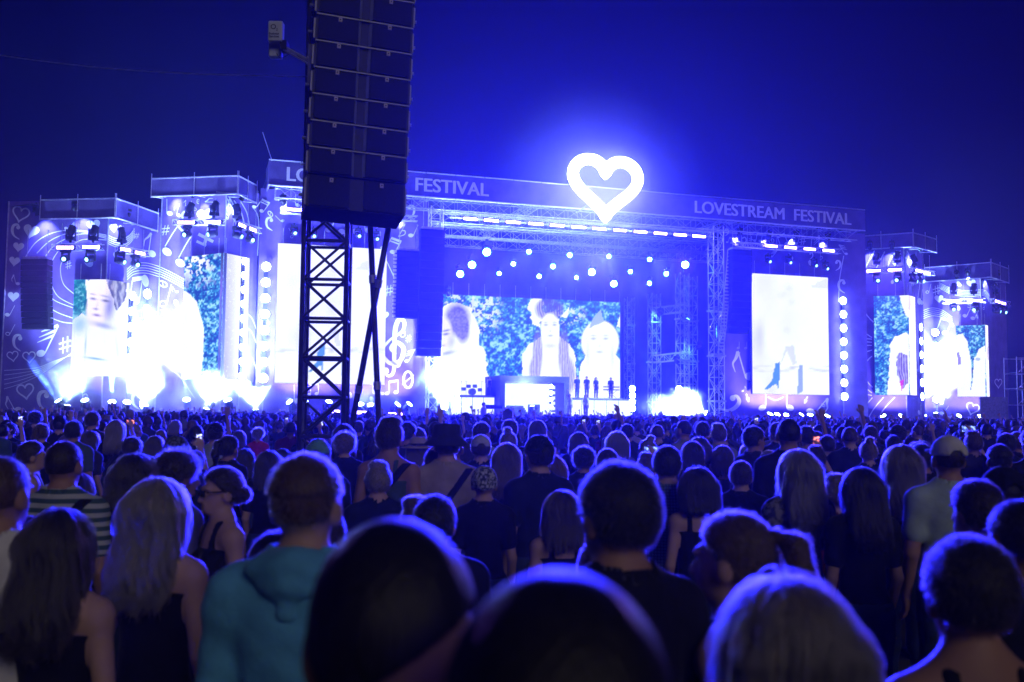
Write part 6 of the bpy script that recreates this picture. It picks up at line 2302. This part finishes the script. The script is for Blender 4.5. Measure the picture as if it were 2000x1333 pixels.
for (px, yt, wp, sex, hair, hcol, top, tcol, yaw, skin, ex, lab) in PEOPLE:
    W = WID[hair] * (1.0 if sex == 'm' else .95)
    d = FPX * W / wp
    hor = 806 + .009 * (px - 1000)
    if yt > hor + 4:
        d = min(d, (CAM_Z - 1.50) * FPX / (yt - hor))
        d = max(d, (CAM_Z - 1.88) * FPX / (yt - hor))
    z0 = 0.0
    p = at_y(px, yt, d)
    if p.z > 1.95:
        z0 = p.z - 1.72
    if top == 'tee' and wp > 36:
        ex = tuple(ex) + (('collar', tcol),)
    person(p.x, p.y + .01, p.z, R(yaw), sex, 'down', hair, hcol, top, tcol, skin, lab, None, ex, wp < 250 or hair == 'bob', z0=z0)
    placed.append((p.x, p.y, px, yt, wp))

# people holding phones, and raised hands
for (px, py, d, hue, land, lab) in [(40, 823, 15, 0, False, 'upright phone glowing near the left edge above the crowd'), (255, 824, 17, 1, True, 'reddish phone held sideways before the left towers'), (622, 827, 15, 0, True, 'white glowing phone held sideways inside the truss tower outline'), (1272, 879, 9.5, 2, True, 'large blue phone screen held sideways right of centre'), (1594, 866, 10, 1, False, 'orange lit phone held upright right of the very tall man'), (1477, 824, 19, 0, False, 'small upright phone below the screen with boots'), (1892, 838, 11.5, 2, True, 'blue phone held sideways high at the right'), (1968, 859, 13, 1, False, 'red lit phone held upright near the right edge'), (389, 861, 10, 0, False, 'tilted bright phone behind the patterned headscarf'), (560, 822, 24, 0, False, 'faint phone glow left of the truss tower'), (1140, 826, 22, 0, False, 'small phone glow below the musicians'), (1168, 828, 20, 0, False, 'pale phone speck below the keyboard player')]:
    q = at_y(px, py, d)
    s = max(.86, min(1.06, q.z / 1.80))
    x, y = q.x - .10 * s, q.y - .325 * s
    person(x, y, 0, 0, 'm', 'phone', random.choice(['short', 'quiff', 'curly']), random.choice(['black', 'dark', 'brown']), 'tee', random.choice(['navy', 'black', 'charcoal']), 0, 'person holding up the ' + lab.split(' held')[0].split(' near')[0].split(' below')[0].split(' behind')[0].split(' left of')[0] + (' in the crowd'), None, (), d < 14, scale=s)
    phone((q.x, q.y + .0, 1.80 * s), 0, lab, hue, 0.15, land, s)
    placed.append((x, y, px - 20, py, 30))
for (px, py, d, lab) in [(905, 812, 22, 'person waving an open hand below the left riser'), (1044, 802, 30, 'person stretching one hand up below the stage portal'), (1822, 828, 15, 'person reaching an arm up below the right smoke jet'), (150, 806, 26, 'person raising a fist below the left end tower')]:
    q = at_y(px, py, d)
    s = q.z / 2.07
    s = max(.86, min(1.1, s))
    person(q.x - .18 * s, q.y - .06, 0, 0, 'f', 'wave', 'long2', random.choice(['brown', 'dark']), 'tee', 'navy', 0, lab, None, (), False, scale=s)
    placed.append((q.x - .18, q.y, px, py, 20))

# ------------------------------------------------------------------ the rest of the crowd
tower_at = at_y(636, 640, 12.25)
cand = []
gy = 2.7
while gy < 72:
    gx = -0.56 * gy - 2
    sx = .60 if gy < 24 else .66
    while gx < .56 * gy + 2:
        x, y = gx + random.uniform(-.27, .27), gy + random.uniform(-.27, .27)
        gx += sx
        if (M_SI @ Vector((x, y, 0))).y > -9.6:
            continue
        if math.hypot(x - tower_at.x, y - tower_at.y) < .8:
            continue
        if random.random() < .15:
            continue
        cand.append((x, y))
    gy += .60 if gy < 24 else .68
cand.sort(key=lambda c: c[1] + abs(c[0]) * .1)
fill, far = [], []
for (x, y) in cand:
    sex = 'm' if random.random() < .52 else 'f'
    zt = max(1.56, min(1.92, random.gauss(1.765 if sex == 'm' else 1.665, .055)))
    if y < 7:
        zt = random.uniform(1.50, 1.63)
    fx, fy = project(np.array([[x, y, zt]]))
    fx, fy = fx[0], fy[0]
    if fx < -40 or fx > 2040:
        continue
    w = FPX * .19 / y
    ok = True
    for (mx_, my_, px, yt, wp) in placed:
        if abs(x - mx_) < .42 and abs(y - my_) < .38:
            ok = False
            break
        if y < my_ and abs(fx - px) < (w + wp) * .52 and fy < yt + wp * 1.1:
            ok = False
            break
        if y < my_ and y < 9 and abs(fx - px) < wp * .9 and fy < yt + wp * 1.6:
            ok = False
            break
    if not ok:
        continue
    (fill if len(fill) + len(PEOPLE) + 16 < 300 else far).append((x, y, zt, sex, fx))

USED = set()
for (x, y, zt, sex, fx) in fill:
    near = y < 13
    hair = random.choices(['short', 'buzz', 'fade', 'quiff', 'curly'], [5, 1.4, 1.6, 1.6, 1])[0] if sex == 'm' else random.choices(['long', 'long2', 'bob', 'pony', 'bun', 'low'], [4, 2.5, 1.5, 1.6, 1, .8])[0]
    hcol = random.choices(['black', 'dark', 'brown', 'light', 'blonde'], [3.5, 3.2, 2, .8, .7])[0]
    ex = []
    if sex == 'm' and random.random() < .10:
        ex.append(('cap', random.choice(['black', 'navy', 'offwhite', 'charcoal'])))
    if random.random() < .08:
        ex.append(('strap', 'black'))
    zone = 'before the left towers' if fx < 520 else ('below the left screen' if fx < 840 else ('below the main stage' if fx < 1400 else ('below the boots screen' if fx < 1650 else 'before the right towers')))
    colw = {'black': 'black', 'dark': 'dark', 'brown': 'brown', 'light': 'light brown', 'blonde': 'blonde'}[hcol]
    kind = {'short': 'short %s hair', 'buzz': 'cropped %s hair', 'fade': 'shaved-side %s hair', 'quiff': 'brushed-up %s hair', 'curly': 'curly %s hair', 'long': 'very long %s hair', 'long2': 'shoulder-length %s hair', 'bob': 'a %s bob', 'pony': 'a %s ponytail', 'bun': 'a %s bun', 'low': '%s hair pinned low'}[hair] % colw
    tone = 'capped ' if any(e[0] == 'cap' for e in ex) else ''
    dist = 'near' if y < 9 else ('mid' if y < 13 else 'deep')
    for _ in range(40):
        tcol = random.choices(['black', 'navy', 'charcoal', 'grey', 'white', 'sage', 'blue', 'beige', 'wine'], [5, 4, 3, 1.2, .7, .5, 1, .6, .4])[0]
        tn = {'black': 'black', 'navy': 'navy', 'charcoal': 'charcoal', 'grey': 'grey', 'white': 'white', 'sage': 'pale green', 'blue': 'blue', 'beige': 'beige', 'wine': 'wine red'}[tcol]
        topk = 'tank' if sex == 'f' and random.random() < .35 else 'tee'
        lab = '%sperson with %s and %s %s, %s' % (tone, kind, tn, 'tank top' if topk == 'tank' else 'shirt', {'near': 'close ', 'mid': 'midway ', 'deep': 'deep '}[dist] + zone)
        if lab not in USED:
            break
    USED.add(lab)
    pose = 'down'
    if y > 8 and random.random() < .09:
        pose = 'wave' if sex == 'f' else 'high'
        lab = 'arm-raising ' + lab
    if len(lab.split()) > 16:
        lab = lab.replace('arm-raising ', '')
        pose = 'down'
    if pose != 'down':
        ex = [e for e in ex if e[0] != 'strap']
    person(x, y, zt, random.gauss(0.12, .42), sex, pose, hair, hcol, topk, tcol, random.choices([0, 1, 2], [6, 3, .6])[0], lab, 'people standing in the crowd', ex, near)
    placed.append((x, y, fx, 0, 0))


def far_crowd():
    """everyone too far off to be told apart: one mass of heads and shoulders"""
    protos = []
    for sex, hair, pose in (('m', 'short', 'down'), ('f', 'long2', 'down'), ('m', 'curly', 'down'), ('f', 'bob', 'down'), ('m', 'buzz', 'high')):
        F = Field((-.34, -.24, 1.0), (.34, .40 if pose == 'high' else .2, 2.12 if pose == 'high' else 1.86), .038)
        T, H, L, U, A, S = body_prims(sex, pose)
        cl = smin(F.add(T, .05), F.add(U, .03), .03) - .012
        sk = smin(F.add(H, .02), F.add(A, .02), .02)
        hr = HAIR_F[hair](F.P)
        D = np.minimum(np.minimum(cl, sk), hr)
        V, Q = nets(D, F.lo, F.h)
        which = np.zeros(len(V), int)
        i = np.clip(np.round((V - F.lo) / F.h).astype(int), 0, np.array(F.n) - 1)
        st = np.stack([a[tuple(i.T)] for a in (cl, sk, hr)], 1)
        which = st.argmin(1)
        protos.append((V, Q, which))
    VV, QQ, CC = [], [], []
    n = 0
    hcs = np.array([HCOL[k] for k in ('black', 'dark', 'brown', 'light', 'blonde')])
    for (x, y, zt, sex, fx) in far:
        r = random.random()
        k = 4 if r < .075 else (0 if sex == 'm' and r < .75 else (2 if sex == 'm' else (1 if r < .65 else 3)))
        V, Q, wh = protos[k]
        s = zt / 1.76
        a = random.gauss(0, .5)
        c, sn = math.cos(a), math.sin(a)
        W = V * s
        W = np.stack([W[:, 0] * c - W[:, 1] * sn + x, W[:, 0] * sn + W[:, 1] * c + y, W[:, 2]], 1)
        g = random.choices([.012, .02, .05, .12, .45], [4, 3, 2, 1, .5])[0]
        cloth = np.array([g, g, g * 1.25])
        hair = hcs[random.choices(range(5), [3.5, 3, 2, .8, .7])[0]]
        skin = np.array((.42, .25, .18))
        VV.append(W)
        QQ.append(Q + n)
        CC.append(np.stack([cloth, skin, hair])[wh])
        n += len(V)
    V, Q, C = np.concatenate(VV), np.concatenate(QQ), np.concatenate(CC)
    m, nt, b = nodes_of('far_crowd_wear')
    at = nt.nodes.new('ShaderNodeAttribute')
    at.attribute_name = 'tint'
    nt.links.new(at.outputs['Color'], b.inputs['Base Color'])
    b.inputs['Roughness'].default_value = .6
    me = mesh_np('crowd', V, Q, m)
    ca = me.color_attributes.new('tint', 'FLOAT_COLOR', 'POINT')
    ca.data.foreach_set('color', np.concatenate([C, np.ones((len(C), 1))], 1).astype(np.float32).ravel())
    o = bpy.data.objects.new('crowd', me)
    COL.objects.link(o)
    tag(o, 'dense mass of far heads reaching up to the stage', 'crowd', None, 'stuff')
    print('FAR', len(far), 'FILL', len(fill), 'tris', len(Q) * 2)


far_crowd()

# ================================================================== smoke and haze
def smoke(face, px, py, off, size, dens, label, seed=0):
    dens *= (3.2 if 'mist' in label else 1.25) / (size[0] * size[1] * size[2]) ** (1 / 3)
    p = face.px(px, py, off)
    mb = MB().lathe([(.02, -1), (.45, -.9), (.75, -.65), (.95, -.3), (1, 0), (.95, .3), (.75, .65), (.45, .9), (.02, 1)], (0, 0, 0), 'Z', 20)
    mb.v = [(v[0] * size[0], v[1] * size[1], v[2] * size[2]) for v in mb.v]
    o = bpy.data.objects.new('smoke', mb.mesh('smoke', True))
    COL.objects.link(o)
    o.matrix_basis = face.M @ Matrix.Translation(p)
    m = bpy.data.materials.new('smoke')
    m.use_nodes = True
    nt = m.node_tree
    nt.nodes.remove(nt.nodes['Principled BSDF'])
    v = nt.nodes.new('ShaderNodeVolumePrincipled')
    v.inputs['Color'].default_value = (.92, .94, .98, 1)
    v.inputs['Anisotropy'].default_value = .25
    tc = nt.nodes.new('ShaderNodeTexCoord')
    mp = nt.nodes.new('ShaderNodeMapping')
    mp.inputs['Location'].default_value = (seed * 3.1, seed * 1.7, seed)
    mp.inputs['Scale'].default_value = (1 / 1.8, 1 / 1.8, 1 / 2.2)
    un = nt.nodes.new('ShaderNodeMapping')
    un.inputs['Scale'].default_value = tuple(1 / q for q in size)
    nt.links.new(tc.outputs['Object'], un.inputs['Vector'])
    nz = nt.nodes.new('ShaderNodeTexNoise')
    nz.inputs['Scale'].default_value = 1.0
    nz.inputs['Detail'].default_value = 4
    nz.inputs['Distortion'].default_value = .6
    ln = nt.nodes.new('ShaderNodeVectorMath')
    ln.operation = 'LENGTH'
    nt.links.new(tc.outputs['Object'], mp.inputs['Vector'])
    nt.links.new(mp.outputs['Vector'], nz.inputs['Vector'])
    nt.links.new(un.outputs['Vector'], ln.inputs[0])

    def mth(op, a, b=None):
        n_ = nt.nodes.new('ShaderNodeMath')
        n_.operation = op
        for i, q in enumerate((a, b)):
            if q is None:
                continue
            if isinstance(q, (int, float)):
                n_.inputs[i].default_value = q
            else:
                nt.links.new(q, n_.inputs[i])
        return n_.outputs[0]
    fall = mth('MAXIMUM', mth('SUBTRACT', 1.0, ln.outputs['Value']), 0.0)
    puff = mth('MAXIMUM', mth('SUBTRACT', mth('ADD', mth('MULTIPLY', nz.outputs['Fac'], 1.9), mth('MULTIPLY', fall, .9)), 1.2), 0.0)
    if 'mist' in label:                                   # mist added to make lamp halos, thickening towards its middle
        puff = mth('MULTIPLY', mth('MULTIPLY', fall, fall), mth('ADD', mth('MULTIPLY', nz.outputs['Fac'], .5), .7))
    den = mth('MULTIPLY', mth('MULTIPLY', puff, mth('MINIMUM', mth('MULTIPLY', fall, 3.0), 1.0)), dens)
    nt.links.new(den, v.inputs['Density'])
    nt.links.new(v.outputs['Volume'], nt.nodes['Material Output'].inputs['Volume'])
    o.data.materials.append(m)
    tag(o, label, 'smoke', None, 'stuff')
    return p


SM = [(LO[2], 280, 690, 2.0, (2.0, 1.7, 6.6), 1.1, 'white smoke column between the two left towers'),
      (LO[2], 252, 762, 3.2, (5.4, 2.6, 3.8), .9, 'smoke bank at the foot of the left end tower'),
      (LI[1], 385, 775, 3.2, (7.0, 2.6, 2.7), 1.1, 'low smoke bank before the tower left of the roof'),
      (BAYL, 495, 786, 2.8, (5.2, 2.0, 2.2), 1.0, 'low smoke bank beside the left blinder column'),
      (LO[1], 110, 750, 3.2, (6.5, 2.4, 3.8), .3, 'thin smoke before the left end tower'),
      (BAYL, 722, 780, 2.8, (4.0, 1.8, 2.3), .7, 'small smoke cloud below the left side screen'),
      (FS, 862, 772, 2.8, (2.8, 1.9, 3.2), 1.2, 'smoke jet at the left end of the stage'),
      (FS, 1325, 790, 2.6, (5.0, 2.0, 2.0), 1.1, 'smoke drifting over the right end of the stage'),
      (FS, 1130, 500, -2.5, (14.0, 5.0, 2.6), 0.022, 'thin mist added for halos round the blue lamps under the roof'),  # added volume that gives the wash lamps their halos
      (FS, 1020, 772, -3.0, (2.6, 1.8, 2.2), .4, 'smoke in the centre stage portal'),
      (RO[1], 1830, 722, 2.4, (2.5, 1.9, 6.4), 1.3, 'white smoke jet between the two right towers'),
      (BAYL, 517, 632, .9, (2.2, .8, 6.8), .16, 'thin mist added for the glow round the left column of eight blinders'),  # this and the next four are added to make blinder halos
      (BAYR, 1648, 682, .9, (2.2, .8, 6.6), .16, 'thin mist added for the glow round the right column of eight blinders'),
      (LO[2], 268, 640, 1.9, (2.6, .9, 7), .06, 'thin mist added for the glow round the blinders between the left towers'),
      (LI[2], 475, 630, 1.6, (1.6, .8, 7), .06, 'thin mist added for the glow beside the tall left screen'),
      (RO[1], 1815, 700, 1.9, (2.6, .9, 5.0), .05, 'thin mist added for the glow round the blinders between the right towers'),
      (FS, 1181, 370, 4.6, (12.0, 4.4, 11.0), .36, 'thin mist added for the glow round the heart sign'),  # added volume standing in for the lens bloom of the sign
      (FS, 1290, 690, -9.0, (9.0, 5.0, 8.0), .04, 'thin blue lit smoke filling the right half of the stage box')]
for i, a in enumerate(SM):
    smoke(*a, seed=i + 1)
# floor lamps burning inside the smoke
for face, px, py, off, aim, e in [(LO[2], 284, 800, 2.2, (0, 0, 1), 16000), (LI[1], 400, 806, 3.4, (.2, .2, 1), 9000), (BAYL, 500, 808, 3.2, (-.1, .2, 1), 7000), (FS, 866, 806, 2.4, (.05, 0, 1), 9000), (FS, 1385, 808, 2.4, (-.9, .1, .35), 9000), (RO[1], 1828, 812, 2.4, (0, 0, 1), 22000), (LO[1], 130, 800, 3.4, (0, .2, 1), 4000), (FS, 1040, 800, -2.0, (0, .2, 1), 2500)]:
    p = face.px(px, py, off)
    t, la = moving_head(face.M, (p.x, p.y, p.z - .6), aim, 'floor lamp burning under the smoke at %s' % ('the left tower gap', 'the tall left tower', 'the left blinder column', 'the left stage end', 'the right stage end', 'the right tower gap', 'the left end tower', 'the stage portal')[[284, 400, 500, 866, 1385, 1828, 130, 1040].index(px)], glow('jet_lens', (.5, .7, 1.0), 60), 'lamps under the smoke jets', 1.2, True)
    lamp(t, 'SPOT', Vector((0, 0, -.45)) + la * .5, la, e * 10, (.3, .46, 1.0), .15, 110, .9)


def haze():
    o = MB().box((-302, -62, -1), (302, 342, 27)).build('haze', None)
    m = bpy.data.materials.new('haze')
    m.use_nodes = True
    nt = m.node_tree
    nt.nodes.remove(nt.nodes['Principled BSDF'])
    v = nt.nodes.new('ShaderNodeVolumePrincipled')
    v.inputs['Color'].default_value = (.62, .64, .98, 1)
    v.inputs['Density'].default_value = HAZE_DENSITY
    v.inputs['Anisotropy'].default_value = .72
    nt.links.new(v.outputs['Volume'], nt.nodes['Material Output'].inputs['Volume'])
    o.data.materials.append(m)
    tag(o, 'thin stage haze hanging in the night air', 'haze', None, 'stuff')


haze()
